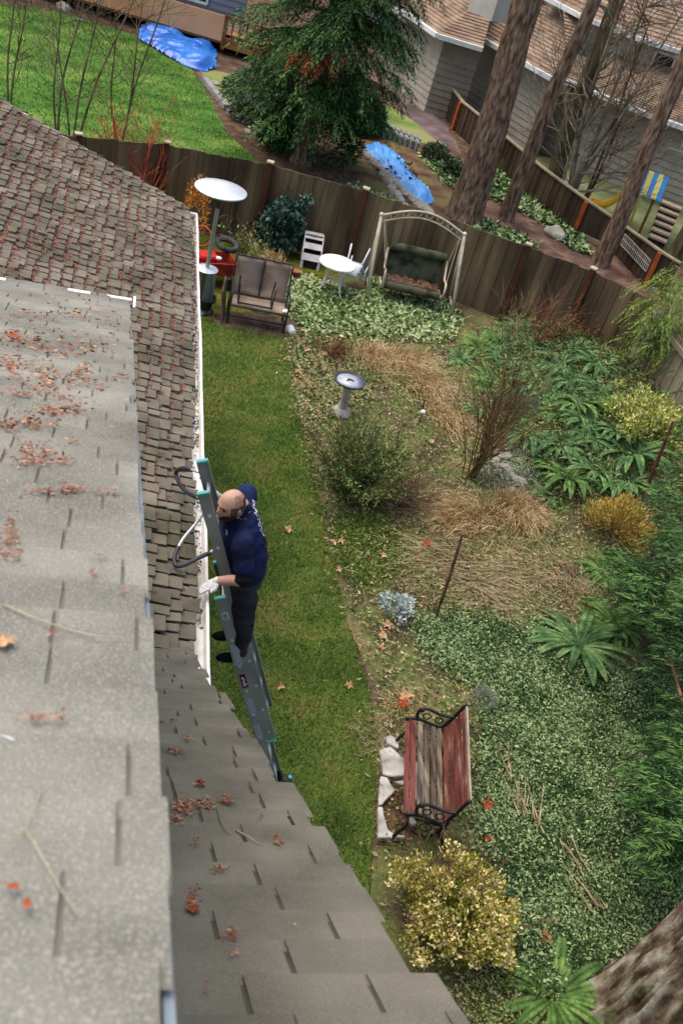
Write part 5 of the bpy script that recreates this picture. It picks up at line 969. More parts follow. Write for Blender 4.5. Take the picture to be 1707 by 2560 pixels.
# upturned small table frame on the seat
t = thing('upturned_table_frame', 'small dark table frame lying upside down on the patio loveseat', 'table frame', LP(.35, .2, sh)); xs_ = (.12, .66); ys_ = (.03, .36)
for x in xs_:
    for y in ys_: MB().tube([LP(x, y, sh+.03), LP(x+(.02 if x > .3 else -.02), y+.02, sh+.36)], .012, 6).build('leg', m_fr, t)
for zz_ in (.05, .14):
    for (a, b_) in (((xs_[0], ys_[0]), (xs_[1], ys_[0])), ((xs_[1], ys_[0]), (xs_[1], ys_[1])), ((xs_[1], ys_[1]), (xs_[0], ys_[1])), ((xs_[0], ys_[1]), (xs_[0], ys_[0]))):
        if zz_ > .1 and a[1] == b_[1]: continue
        MB().beam(LP(a[0], a[1], sh+zz_), LP(b_[0], b_[1], sh+zz_), .02, .022).build('apron', m_fr, t)
mb = MB(T=None); mb.prism([LP(-.06, -.05, .0), LP(-.02, .40, .0), LP(-.10, .62, .56), LP(-.14, .14, .50)], .03, -ux); tag(mb.build('leaning_board', M('brown_board', ['#4a3830', '#66514a', '#75605a'], 4, 6, .9), bevel=.01, origin=LP(-.06, 0, 0)), 'weathered brown board leaning on the left side of the patio loveseat', 'board')
p = LP(wL+.12, .12, 0); rock('white_bag', (p.x, p.y, .05), (.11, .09, .08), m_white, 'crumpled white bag on the ground by the right leg of the loveseat', 'bag', None, 3)
b = LP(wL-.04, .05, sh+.03); rock('white_glove', (b.x, b.y, b.z+.01), (.06, .05, .03), m_white, 'small white cloth on the right end of the loveseat seat', 'cloth', None, 8)
# red garden cart, tyre, wheel
m_red = M('faded_red', ['#6f1f18', '#9b3226', '#b0452f', '#7b4a34'], 4, 8, .7, .2)
b = G(524, 705); t = thing('garden_cart', 'faded red garden cart full of odds and ends behind the patio heater', 'cart', b)
cr_ = Matrix.Rotation(.25, 3, 'Z'); c = b+Vector((0, 0, .36))
mb = MB()
for (cx, cy, sx, sy) in ((0, -.24, .72, .02), (0, .24, .72, .02), (-.35, 0, .02, .46), (.35, 0, .02, .46)): mb.box(c+cr_ @ Vector((cx, cy, 0)), (sx, sy, .22), cr_)
mb.box(c+Vector((0, 0, -.10)), (.70, .46, .02), cr_); mb.build('tray', m_red, t)
MB().box(c+cr_ @ Vector((-.1, .05, .09)), (.34, .28, .1), cr_).build('red_bin', M('bright_red', ['#a3221c', '#c03028'], 4, 3, .5), t, bevel=.02)
MB().sphere(c+Vector((.08, -.04, .12)), (.06, .05, .035)).build('white_cap', m_white, t, smooth=True)
for sx in (-1, 1):
    for sy in (-1, 1):
        w_ = c+cr_ @ Vector((sx*.26, sy*.29, -.24)); mb = MB(Matrix.Translation(w_) @ Matrix.Rotation(.25, 4, 'Z') @ Matrix.Rotation(R(90), 4, 'X')); mb.lathe([(.03, -.02), (.11, -.025), (.12, 0), (.11, .025), (.03, .02)], 20); mb.build('wheel', m_iron, t, smooth='auto')
MB().tube([c+cr_ @ Vector((.36, 0, -.1)), c+cr_ @ Vector((.52, -.05, .15)), c+cr_ @ Vector((.56, -.15, .18))], .012, 6).build('handle', M('red_handle', ['#c01c1c', '#d62a26'], 4, 3, .4), t)
def torus(T, R_, r_, n=32, m_=10):
    mb = MB(T); vs = []; fs = []
    for i in range(n):
        a = 2*math.pi*i/n
        for j in range(m_): q = 2*math.pi*j/m_; vs.append(((R_+r_*math.cos(q))*math.cos(a), (R_+r_*math.cos(q))*math.sin(a), r_*1.2*math.sin(q)))
    for i in range(n):
        for j in range(m_): fs.append((i*m_+j, ((i+1) % n)*m_+j, ((i+1) % n)*m_+(j+1) % m_, i*m_+(j+1) % m_))
    return mb.add(vs, fs)
p = G(568, 612, .52); tag(torus(Fr(p, 0, R(8), R(6)), .17, .045).build('old_tyre', M('grey_rubber', ['#2b3033', '#4a5054'], 6, 5, .7), smooth=True, origin=p), 'grey-black tyre lying flat on the red cart', 'tyre')
p = G(566, 560, .60)+Vector((0, .0, -.05)); tag(torus(Fr(p, 0, R(80), R(8)), .20, .012).build('bicycle_rim', m_iron, smooth=True, origin=p), 'thin black wheel rim standing against the back fence', 'wheel rim')
p = G(505, 590, .55); tag(torus(Fr(p, 0, R(75), R(-20)), .17, .012).build('rusty_hoop', m_redtwig, smooth=True, origin=p), 'thin reddish hoop standing left of the black wheel rim', 'hoop')
# clay pot with dead plant
b = G(683, 690); t = thing('clay_pot', 'round clay pot with a dead straw-coloured plant beside the loveseat', 'pot', b); m_clay = M('terracotta', ['#6d3f2c', '#8f5a40', '#a8755a'], 5, 6, .85)
MB().lathe([(.01, 0), (.12, 0), (.17, .17), (.20, .24), (.205, .28), (.175, .285), (.165, .25), (.01, .245)], 24, b).build('pot_body', m_clay, t, smooth='auto')
grass_clump('dead_plant', 'dead straw-coloured plant standing in the clay pot', (b.x, b.y), .5, 90, m_straw, (-.3, .1), .6, .012, z0=.25, cat='plant', rad=.07)
for i, (x, y, m, l_) in enumerate([(640, 660, m_straw, 'tall dead stems left of the clay pot'), (610, 640, M('pale_green_leaf', ['#5a6e3c', '#83955a', '#a3ae78'], 4, 4, .8, isl_cols=True), 'pale green weedy plant behind the patio loveseat')]):
    p = G(x, y); wand_shrub(l_, p, .62, 16, m_browntwig if i else m_straw, m if i else bpy.data.materials['pale_green_leaf'] if 'pale_green_leaf' in bpy.data.materials else None, .45, (.07, .03), 14, 30+i, name='weed_clump')
p = G(664, 720); bush('weed_clump', 'pale green weeds in a row at the back of the patio loveseat', p, .3, 900, bpy.data.materials['pale_green_leaf'], (.07, .035), .32, lumps=10, cat='plant')
b = G(735, 700); t = thing('small_clay_pot', 'small rust brown pot at the right rear corner of the loveseat', 'pot', b); MB().lathe([(.01, 0), (.06, 0), (.085, .15), (.095, .16), (.095, .19), (.075, .19), (.01, .17)], 18, b).build('pot_body', m_clay, t, smooth='auto')
# white plastic step unit
m_pl = M('white_plastic', ['#aaa8a4', '#c4c0bc', '#d0cdc8'], 4, 6, .6, .05)
z6 = lambda x, y: (700+x/6.03, 540+y/6.03)
ba = G(*z6(290, 775)); bb = G(*z6(480, 815)); ux2 = (bb-ba); w2 = .37; ux2.normalize(); uy2 = Vector((-ux2.y, ux2.x, 0))
def SP(x, y, z): return Vector((ba.x, ba.y, 0))+ux2*x+uy2*y+uz*z
t = thing('plastic_step_unit', 'dirty white plastic step unit with two dark slots, on a black base', 'step unit', SP(.15, .2, 0))
H2 = VT(SP(0, .35, 0), *z6(315, 230)).z
mb = MB(); mb.prism([SP(0, 0, .16), SP(0, .10, H2*.58), SP(0, .38, H2), SP(0, .50, H2-.02), SP(0, .55, .30), SP(0, .5, .02), SP(0, .38, .02), SP(0, .32, .16)], .02, ux2); mb.build('side_panel', m_pl, t, bevel=.004)
mb = MB(); mb.prism([SP(w2-.02, 0, .16), SP(w2-.02, .10, H2*.58), SP(w2-.02, .38, H2), SP(w2-.02, .50, H2-.02), SP(w2-.02, .55, .30), SP(w2-.02, .5, .02), SP(w2-.02, .38, .02), SP(w2-.02, .32, .16)], .02, ux2); mb.build('side_panel', m_pl, t, bevel=.004)
for (y0_, z0_, y1_, z1_) in ((0, .17, .08, H2*.50), (.14, H2*.62, .24, H2*.76), (.30, H2*.86, .34, H2*.92)):
    mb = MB(); mb.prism([SP(.02, y0_, z0_), SP(w2-.02, y0_, z0_), SP(w2-.02, y1_, z1_), SP(.02, y1_, z1_)], .02, (0, 1, -.4)); mb.build('step_face', m_pl, t)
mb = MB(); mb.prism([SP(.02, .36, H2-.03), SP(w2-.02, .36, H2-.03), SP(w2-.02, .50, H2-.035), SP(.02, .50, H2-.035)], .02); mb.build('top_step', m_pl, t)
mb = MB(); mb.prism([SP(.025, .10, .03), SP(w2-.025, .10, .03), SP(w2-.025, .34, H2-.06), SP(.025, .34, H2-.06)], .01); mb.build('slot_shade_sheet', m_black, t)  # black sheet added behind the slots, shade of the hollow given as colour
for x in (0, w2-.05): mb = MB(); mb.prism([SP(x, -.02, 0), SP(x+.05, -.02, 0), SP(x+.05, .02, .18), SP(x, .02, .18)], .02, (0, 1, 0)); mb.build('leg', m_pl, t)
mb = MB(); mb.box(SP(w2/2, .12, .05), (.22, .2, .09)); mb.build('base', m_iron, t, bevel=.01)
# round white table
b = G(*z6(800, 1010)); tz = .62; c = G(845, 656, tz); b = Vector((c.x, c.y, 0)); t = thing('round_table', 'round white plastic garden table standing on the pale ground cover', 'table', b); m_wt = M('white_table', ['#c9c6ba', '#dcd9cf', '#e2dfd6'], 5, 5, .6)
MB().lathe([(.01, tz-.02), (.30, tz-.025), (.335, tz-.03), (.34, tz-.012), (.33, tz), (.01, tz+.004)], 40, b).build('tabletop', m_wt, t, smooth='auto')
for k in range(4):
    a = .5+k*math.pi/2; d_ = Vector((math.cos(a), math.sin(a), 0)); mb = MB(); mb.tube(spline([b+d_*.22+uz*(tz-.02), b+d_*.19+uz*.40, b+d_*.21+uz*.24, b+d_*.33], 4), [(.026, .014)]*13, 8); mb.build('leg', m_wt, t, smooth=True)
    d2 = Vector((math.cos(a+math.pi/2), math.sin(a+math.pi/2), 0)); MB().tube([b+d_*.20+uz*.25, b+d2*.20+uz*.25], .014, 6).build('stretcher', m_wt, t)
# tipped plastic chair
cp = G(888, 668, .38); T_ = Matrix.Translation(cp) @ Matrix.Rotation(R(-35), 4, 'Z') @ Matrix.Rotation(R(128), 4, 'X') @ Matrix.Rotation(R(10), 4, 'Y') @ Matrix.Scale(.80, 4)
t = thing('plastic_chair', 'white plastic garden chair tipped upside down behind the round white table', 'chair', (cp.x, cp.y, 0)); m_ch = M('bluish_white_plastic', ['#a9b2bd', '#c3cbd4', '#d5dbe1'], 6, 4, .5)
mb = MB(T_); mb.prism([(-.22, -.22, 0), (.22, -.22, 0), (.20, .20, -.02), (-.20, .20, -.02)], .025); mb.build('seat', m_ch, t, bevel=.008)
mb = MB(T_); vs = []; n_ = 6
for i in range(n_+1):
    v = i/n_
    for j in range(7): u = j/6-.5; vs.append((u*.42*(1-.15*v), .20+.10*v-.10*abs(u)**2*4*.4, .02+.42*v*(1-.25*abs(u)**2)))
mb.add(vs, [(i*7+j, i*7+j+1, i*7+j+8, i*7+j+7) for i in range(n_) for j in range(6)]); o = mb.build('backrest', m_ch, t, smooth=True); o.modifiers.new('thick', 'SOLIDIFY').thickness = .02
for (x, y) in ((-.2, -.2), (.2, -.2), (-.18, .18), (.18, .18)): mb = MB(T_); mb.tube([(x, y, 0), (x*1.1, y*1.1, -.2), (x*1.25, y*1.3, -.42)], [(.035, .02), (.028, .016), (.022, .018)], 8); mb.build('leg', m_ch, t, smooth=True)
for s_ in (-1, 1): mb = MB(T_); mb.tube(spline([(s_*.22, -.2, .0), (s_*.24, -.19, .2), (s_*.24, .0, .22), (s_*.2, .24, .24)], 4), [(.022, .014)]*13, 8); mb.build('armrest', m_ch, t, smooth=True)
# garden swing
m_sw = M('cream_metal', ['#a89c84', '#c2b69c', '#cfc4ab'], 5, 5, .6, .1); m_cu = M('mossy_cushion', ['#23261a', '#3b4030', '#4c5240', '#5b4b3a'], 4, 7, .95, .4, 30)
a1, a2 = G(915, 750), G(1127, 797); h1 = VT(a1, 955, 550).z; h2 = VT(a2, 1163, 602).z; sx_ = (a2-a1); ws = sx_.length; sx_.normalize(); sy_ = Vector((-sx_.y, sx_.x, 0)); hS = (h1+h2)/2
lean = (VT(a2, 1163, 602)-a2).dot(sx_)
def WP(x, y, z): return Vector((a1.x, a1.y, 0))+sx_*x+sy_*y+uz*z
t = thing('garden_swing', 'cream metal garden swing with scrolled arch and dark green cushions', 'swing', WP(ws/2, .5, 0))
topL, topR = VT(a1, 955, 552)+sy_*.0, VT(a2, 1163, 602)
TL = (topL-Vector((a1.x, a1.y, 0))).dot(sx_); TR = (topR-Vector((a1.x, a1.y, 0))).dot(sx_)
for (x, tx) in ((0, TL), (ws, TR)):
    MB().tube([WP(x, 0, 0), WP(x+(tx-x)*.5, .12, hS*.5), WP(tx, .26, hS)], [.034, .031, .028], 10).build('front_post', m_sw, t, smooth=True); MB().tube([WP(x, .62, 0), WP(tx, .30, hS)], .022, 8).build('rear_post', m_sw, t, smooth=True)
    MB().sphere(WP(tx, .27, hS+.015), .042).build('post_cap', m_sw, t, smooth=True); MB().tube([WP(x+(tx-x)*.12, .05, hS*.12), WP(x+(tx-x)*.12, .58, hS*.12)], .014, 6).build('side_bar', m_sw, t)
for dz, nm, rr in ((0, 'arch_rail', .02), (-.11, 'arch_rail', .015)):
    P = [WP(TL+(TR-TL)*u, .27, hS+dz+.235*math.sin(math.pi*u)-(0 if dz == 0 else .01)) for u in [i/16 for i in range(17)]]; MB().tube(P, rr, 8).build(nm, m_sw, t, smooth=True)
mb = MB()
for i in range(14):
    u = (i+.6)/15; p = WP(TL+(TR-TL)*u, .27, hS-.055+.235*math.sin(math.pi*u)); s_ = 1 if i % 2 else -1; mb.tube([p+sx_*(-.045)+uz*(.045*s_), p+sx_*.0+uz*(.02*s_), p+sx_*.02-uz*.02*s_, p+sx_*.05-uz*.045*s_], .006, 5); mb.tube([p+sx_*(.02*math.cos(a))+uz*(.02*math.sin(a)) for a in [k*.9 for k in range(7)]], .005, 4)
mb.build('scrollwork', m_sw, t)
bx0, bx1 = ws*.16, ws*.80; sz = .36
for nm, pts, rr in (('seat_cushion', [], None),):
    mb = MB(); mb.prism([WP(bx0, .10, sz-.03), WP(bx1, .10, sz-.03), WP(bx1, .46, sz-.07), WP(bx0, .46, sz-.07)], .09); mb.build('seat_cushion', m_cu, t, bevel=.03)
MB().tube([WP(bx0, .09, sz-.02), WP(bx1, .09, sz-.02)], [.075, .075], 12).build('front_roll', m_cu, t, smooth='auto')
mb = MB(); mb.prism([WP(bx0, .46, sz-.02), WP(bx1, .46, sz-.02), WP(bx1, .58, sz+.50), WP(bx0, .58, sz+.50)], .06, sy_-uz*.3); mb.build('back_cushion', m_cu, t, bevel=.02); MB().tube([WP(bx0, .58, sz+.53), WP(bx1, .58, sz+.53)], .08, 12).build('top_roll', m_cu, t, smooth='auto')
P = []; 
for k in range(420): q = WP(random.uniform(bx0+.05, bx1-.05), random.uniform(.14, .44), sz+.045); P.append(tuple(q+uz*random.uniform(0, .02)))
lt_ = link('seat_litter', npmesh('seat_litter', kites(P, RNG.normal(size=(420, 3))*[1, 1, .2], .05, .02, np.tile([0, 0, 1.], (420, 1))), 4), m_need); tag(lt_, 'reddish leaf litter lying on the seat of the garden swing', 'litter', None, 'stuff')
for x, tx in ((bx0-.05, TL+.06), (bx1+.05, TR-.06)):
    for y in (.10, .52):
        MB().tube([WP(tx, .27, hS-.05+.02), WP(x, y, sz+(.22 if y < .3 else .45))], .009, 5).build('hanger_rod', m_sw, t)
    mb = MB(); mb.tube(spline([WP(x, .10, sz-.08), WP(x, .02, sz+.12), WP(x, .12, sz+.24), WP(x, .34, sz+.22), WP(x, .56, sz+.48)], 6), .020, 8); mb.build('armrest', m_sw, t, smooth=True); MB().tube([WP(x, .1, sz-.08), WP(x, .5, sz-.08)], .016, 6).build('seat_side_bar', m_sw, t)
# ================================================================== FAR PLAY THINGS
z7 = lambda x, y: (1400+x/5.107, 300+y/5.107)
m_ye = M('slide_yellow', ['#c9a11c', '#e0bb34'], 3, 3, .45); m_pb = M('play_blue', ['#2a78b8', '#3e90cf'], 4, 3, .6); m_ply = M('play_yellow', ['#cdbb5a', '#ddcd74'], 4, 3, .6)
sb = G(1490, 545); P = [VT(sb, *z7(a, b)) for a, b in ((380, 1015), (470, 1045), (560, 1050), (660, 1020), (740, 965))]; P.append(P[-1]+(P[-1]-P[-2])*1.2+uz*.1)
t = thing('play_slide', 'curved yellow plastic slide beyond the dark far fence', 'slide', sb); Ps = spline(P, 5); mb = MB(); vs = []; dn = Vector((-sb.y, sb.x, 0)).normalized(); dv = Vector((sb.x, sb.y, 0)).normalized()
for p in Ps:
    for (o_, z_) in ((-.22, .12), (-.20, .0), (.20, .0), (.22, .12)): vs.append(p+dv*o_+uz*(z_-.12))
n_ = len(Ps); mb.add(vs, [(i*4+j, i*4+j+1, i*4+j+5, i*4+j+4) for i in range(n_-1) for j in range(3)]); o = mb.build('chute', m_ye, t, smooth='auto'); o.modifiers.new('thick', 'SOLIDIFY').thickness = .02
sb2 = G(1590, 590); t = thing('play_tower', 'play tower with blue and yellow striped roof board', 'play tower', sb2)
A, B, C_, D_ = [VT(sb2, *z7(a, b)) for a, b in ((1075, 640), (1385, 745), (1280, 1000), (985, 865))]
C_ = C_-dv*.35; D_ = D_-dv*.35
for i in range(5):
    u0, u1 = i/5, (i+1)/5; mb = MB(); mb.prism([A.lerp(B, u0), A.lerp(B, u1), D_.lerp(C_, u1), D_.lerp(C_, u0)], .03, (0, .3, 1)); mb.build('roof_stripe', m_pb if i % 2 == 0 else m_ply, t)
g0_ = VT(sb2, *z7(880, 1340)); MB().tube([D_.lerp(C_, .2), g0_, Vector((g0_.x, g0_.y, 0))], .035, 6).build('post', m_ply, t); MB().tube([A.lerp(B, .8), Vector((A.lerp(B, .8).x, A.lerp(B, .8).y, 0))], .035, 6).build('post', m_dk, t)
m_stp = M('dark_step_wood', ['#3a2c22', '#57463a'], 4, 5, .9); st0 = G(1660, 590); t = thing('garden_steps', 'dark timber steps with pale edges beyond the far fence', 'steps', st0)
for i in range(6):
    for (xa, ya, xb, yb, ii) in ((1290-i*22, 1040+i*52, 1540-i*30, 1140+i*50, i),):
        a, b_ = VT(st0, *z7(xa, ya)), VT(st0, *z7(xb, yb)); a -= dv*(.22*i); b_ -= dv*(.22*i); MB().beam(a, b_, .26, .05).build('tread', M('step_edge', ['#8d7d68', '#a4947c'], 4, 5, .9) if i == 0 else bpy.data.materials['step_edge'], t); MB().beam(a-uz*.10+dv*.1, b_-uz*.10+dv*.1, .04, .14).build('riser', m_stp, t)
q = G(1650, 470); mb = MB(); mb.box((q.x+1.2, q.y+.2, .18), (3.2, 1.4, .3), Matrix.Rotation(-.6, 3, 'Z')); tag(mb.build('patio_deck', M('pinkish_deck', ['#8f7568', '#a78c7c'], 2, 5, .9), origin=(q.x, q.y, 0)), 'pinkish low deck in front of the greige house', 'deck')
q = G(1663, 480); hh = VT(q, 1663, 352); t = thing('garden_umbrella', 'small bright white umbrella in front of the greige house window', 'umbrella', q); MB().lathe([(.01, hh.z-.12), (.32, hh.z-.13), (.30, hh.z-.08), (.12, hh.z+.02), (.01, hh.z+.05)], 16, q).build('canopy', m_hood, t, smooth='auto'); MB().tube([q, q+uz*(hh.z-.1)], .03, 8).build('pole', m_iron, t)
q = G(1181, 268); t = thing('white_bucket', 'white bucket behind the dark far fence beside the widest trunk', 'bucket', VT(q, 1188, 262)-uz*0)
bq = VT(G(1175, 225), 1188, 258); MB().lathe([(.01, -.22), (.13, -.22), (.18, .05), (.19, .06), (.15, .05), (.02, -.02)], 18, bq).build('bucket_body', m_gt, t, smooth='auto')
# ================================================================== LADDER
def proj(p):
    v = Vector(p)-CAMP; k = v.dot(fw); return (853.5+FPX*v.dot(rt)/k, 1280-FPX*v.dot(up)/k)
Ff = G(720, 1948); LA = R(69); ld = Vector((-math.cos(LA), 0, math.sin(LA))); ln = Vector((math.sin(LA), 0, math.cos(LA))); LW = .40
def LD(q, y=0, n=0): return Ff+ld*q+Vector((0, y, 0))+ln*n      # q along the ladder, y=0 far rail, -LW near rail
m_lad = M('ladder_grey', ['#83877f', '#989c94'], 4, 4, .5, .05, metal=.15); m_alu = M('aluminium', ['#c5c8ca', '#dcdfe0'], 4, 4, .35, metal=.4); m_teal = M('teal_cap', ['#4a9c92', '#62b0a6'], 4, 3, .5)
lad = thing('extension_ladder', 'grey aluminium extension ladder leaning on the white gutter', 'ladder', (Ff.x, Ff.y-LW/2, 0))
def rail_(q0, q1, y, n, out):
    mb = MB(); hw = .040
    mb.beam(LD(q0, y, n), LD(q1, y, n), .004, hw*2, ln) if False else None
    a, b = LD(q0, y, n), LD(q1, y, n); ey_ = Vector((0, 1, 0)); mb.beam(a, b, .004, hw*2, ln)
    for s_ in (-1, 1): mb.beam(a+ln*hw*s_+ey_*(-out*.014), b+ln*hw*s_+ey_*(-out*.014), .03, .004, ln)
    return mb.build('rail', m_lad, lad)
QB, QF0, QF1, NF, NB = 2.90, 1.12, 3.88, .0, -.083
for y, out in ((0, 1), (-LW, -1)):
    rail_(.04, QB, y, NB, out); rail_(QF0, QF1, y*.92-(.016), NF, out)
for y, n, q in ((0, NB, QB), (-LW, NB, QB), (-.016, NF, QF1), (-LW*.92-.016, NF, QF1), (-LW*.92-.016, NF, QF0)):
    mb = MB(); s_ = 1 if q > 2 else -1; mb.beam(LD(q-.008*s_, y, n), LD(q+.012*s_, y, n), .034, .085, ln); mb.build('rail_cap', m_teal, lad, bevel=.003)
q = .30
while q < QB-.1: MB().tube([LD(q, .006, NB), LD(q, -LW-.006, NB)], [(.012, .016)]*2, 8).build('rung', m_alu, lad, smooth='auto'); q += .305
q = QF0+.12
while q < QF1-.1: MB().tube([LD(q, .0, NF), LD(q, -LW*.92-.023, NF)], [(.012, .016)]*2, 8).build('rung', m_alu, lad, smooth='auto'); q += .305
for y in (0, -LW):
    mb = MB(); mb.beam(LD(.0, y, NB), LD(.16, y, NB), .012, .10, ln); mb.box(LD(-.0, y, NB)+Vector((0, 0, .03)), (.14, .07, .03)); mb.build('foot', m_iron, lad, bevel=.004)
MB().box(LD(0, 0, NB)+Vector((.09, -.0, .06)), (.03, .035, .03)).build('foot_end', M('light_blue_plug', ['#5a9be0', '#74b2f0'], 4, 3, .4), lad, bevel=.004)
def label_(y0, y1, m, w_=.055, n=-.083, nm='label'):
    def qy(yy):
        lo, hi = 0, 3.8
        for _ in range(30):
            mi = (lo+hi)/2
            if proj(LD(mi, -LW, n))[1] > yy: lo = mi
            else: hi = mi
        return lo
    a, b = qy(y1), qy(y0); return MB().beam(LD(a, -LW-.0032, n), LD(b, -LW-.0032, n), .002, w_, ln).build(nm, m, lad), a, b
m_lb = M('label_grey', ['#8c9199', '#a6abb2', '#9a9fa6'], 30, 4, .6, stretch=(1, 1, 3))
z8 = lambda y: 1550+y/5.227
label_(z8(320), z8(585), m_lb); label_(z8(1030), z8(1255), m_lb); label_(z8(1360), z8(1565), m_lb)
label_(z8(688), z8(893), M('label_red_edge', ['#b06a60', '#c08076'], 5, 3, .6), .062); o, a, b = label_(z8(706), z8(875), M('label_navy', ['#16243c', '#22324c'], 5, 3, .5), .046, nm='label_panel'); o.location.y += 0
o.data.transform(Matrix.Translation(Vector((0, -.0022, 0))))
for k in range(7): qq = a+(b-a)*(.15+.1*k); MB().beam(LD(qq, -LW-.0072, NB+.006*math.sin(k*2)), LD(qq+.010, -LW-.0072, NB+.006*math.sin(k*2)), .001, .016 if k > 1 else .026, ln).build('lettering', m_white, lad)
o, a, b = label_(1532, 1548, m_wf, .05, nm='label'); MB().beam(LD(a+.012, -LW-.0072, NB), LD(b-.012, -LW-.0072, NB), .001, .03, ln).build('label_panel', m_lad, lad)
# stand-off hoops
m_pad = M('black_pad', ['#15171a', '#2a2e33', '#3b4148'], 3, 6, .6, .1, spec=.5)
def hoop(pp, zz, pad):
    P = [G(x, y, z) for (x, y), z in zip(pp, zz)]; S_ = spline(P, 6); n = len(S_); i0, i1 = int(n*pad[0]), int(n*pad[1]); h = MB().tube(S_, .012, 8).build('standoff_hoop', m_alu, lad, smooth=True); MB().tube(S_[i0:i1+1], .0165, 10).build('pad', m_pad, h, smooth=True)
hoop([(497, 1180), (461, 1170), (441, 1180), (447, 1205), (465, 1228), (494, 1245)], [3.36, 3.22, 3.06, 3.03, 3.10, 3.25], (.12, .99))
hoop([(517, 1272), (489, 1310), (455, 1352), (437, 1393), (441, 1414), (462, 1412), (500, 1393), (531, 1378), (541, 1362)], [3.22, 3.12, 3.03, 2.97, 2.96, 2.96, 2.99, 3.04, 3.08], (.30, .84))
# ================================================================== THE MAN ON THE LADDER
def loft(mb, pts, rs, side, n=20, k=5):
    """rs: (half width along side, half depth)"""
    P = spline(pts, k); N = len(P); m = len(pts)-1; vs = []; fs = []
    for i, p in enumerate(P):
        t = min(m-1e-6, i/k); j = int(t); f = t-j; f = f*f*(3-2*f); a, b = rs[j], rs[min(m, j+1)]; rx, ry = a[0]+(b[0]-a[0])*f, a[1]+(b[1]-a[1])*f
        s0_ = side[j] if isinstance(side, list) else side; s1_ = side[min(m, j+1)] if isinstance(side, list) else side; sd_ = (Vector(s0_)*(1-f)+Vector(s1_)*f)
        d = (P[min(i+1, N-1)]-P[max(i-1, 0)]).normalized(); x = (sd_-d*sd_.dot(d)).normalized(); y = d.cross(x)
        vs += [p+x*(rx*math.cos(2*math.pi*q/n))+y*(ry*math.sin(2*math.pi*q/n)) for q in range(n)]
    for i in range(N-1):
        for q in range(n): fs.append((i*n+q, i*n+(q+1) % n, (i+1)*n+(q+1) % n, (i+1)*n+q))
    fs.append(tuple(reversed(range(n)))); fs.append(tuple((N-1)*n+q for q in range(n))); mb.add(vs, fs)
    mb.sphere(P[0], min(rs[0])*.98, 14, 10); mb.sphere(P[-1], min(rs[-1])*.98, 14, 10)
def fuse(mb, vox, smooth=4, disp=0, fq=9, seed=0):
    me = mb.mesh('tmp'); o = bpy.data.objects.new('tmp', me); COL.objects.link(o)
    r_ = o.modifiers.new('r', 'REMESH'); r_.mode = 'VOXEL'; r_.voxel_size = vox
    s_ = o.modifiers.new('s', 'SMOOTH'); s_.iterations = smooth; s_.factor = .5
    m2 = mesh_from_mod(o); bpy.data.objects.remove(o); 
    if disp:
        for v in m2.vertices:
            c = v.co; f = noise.noise(Vector((c.x*fq, c.y*fq, c.z*fq*1.5+seed))); f2 = abs(noise.noise(Vector((c.x*fq*.6+5, c.y*fq*1.4, c.z*fq*.9+seed)))); v.co = c+v.normal*disp*(f-1.2*f2+.3)
    for p in m2.polygons: p.use_smooth = True
    m2.materials.clear(); return m2
hipc = G(608, 1425, 2.86); ank_n = G(597, 1632, 2.04); ank_f = G(586, 1578, 2.04)
hip_n = hipc+Vector((0, -.09, 0)); hip_f = hipc+Vector((0, .09, 0))
knee_n = (hip_n+ank_n)/2+Vector((.02, -.02, .02)); knee_f = (hip_f+ank_f)/2+Vector((-.02, .0, .02))
chest = G(602, 1318, 3.22); neck = G(603, 1264, 3.42); waist = hipc.lerp(chest, .42)+Vector((.03, 0, 0))
sh_n = G(606, 1362, 3.27); sh_f = G(616, 1236, 3.34); 
elb_n = G(612, 1450, 3.05); wri_n = G(548, 1452, 2.97); hand_n = G(507, 1470, 2.88)
elb_f = G(590, 1262, 3.14); wri_f = G(556, 1252, 3.19); hand_f = G(533, 1238, 3.25)
headc = G(577, 1264, 3.47)
man = thing('person', 'balding bearded man in navy T-shirt and white gloves on the ladder, bent over the gutter', 'person', (ank_n.x, (ank_n.y+ank_f.y)/2, 1.95))
m_skin = M('skin', ['#b98672', '#c9968240', '#d3a594'], 5, 6, .55, .08, 120, spec=.35) if False else M('skin', ['#ab7f6a', '#bd937c', '#c9a28d'], 7, 6, .55, .08, 120, spec=.3)
SY = Vector((0, 1, 0)); shd = (sh_f-sh_n).normalized()
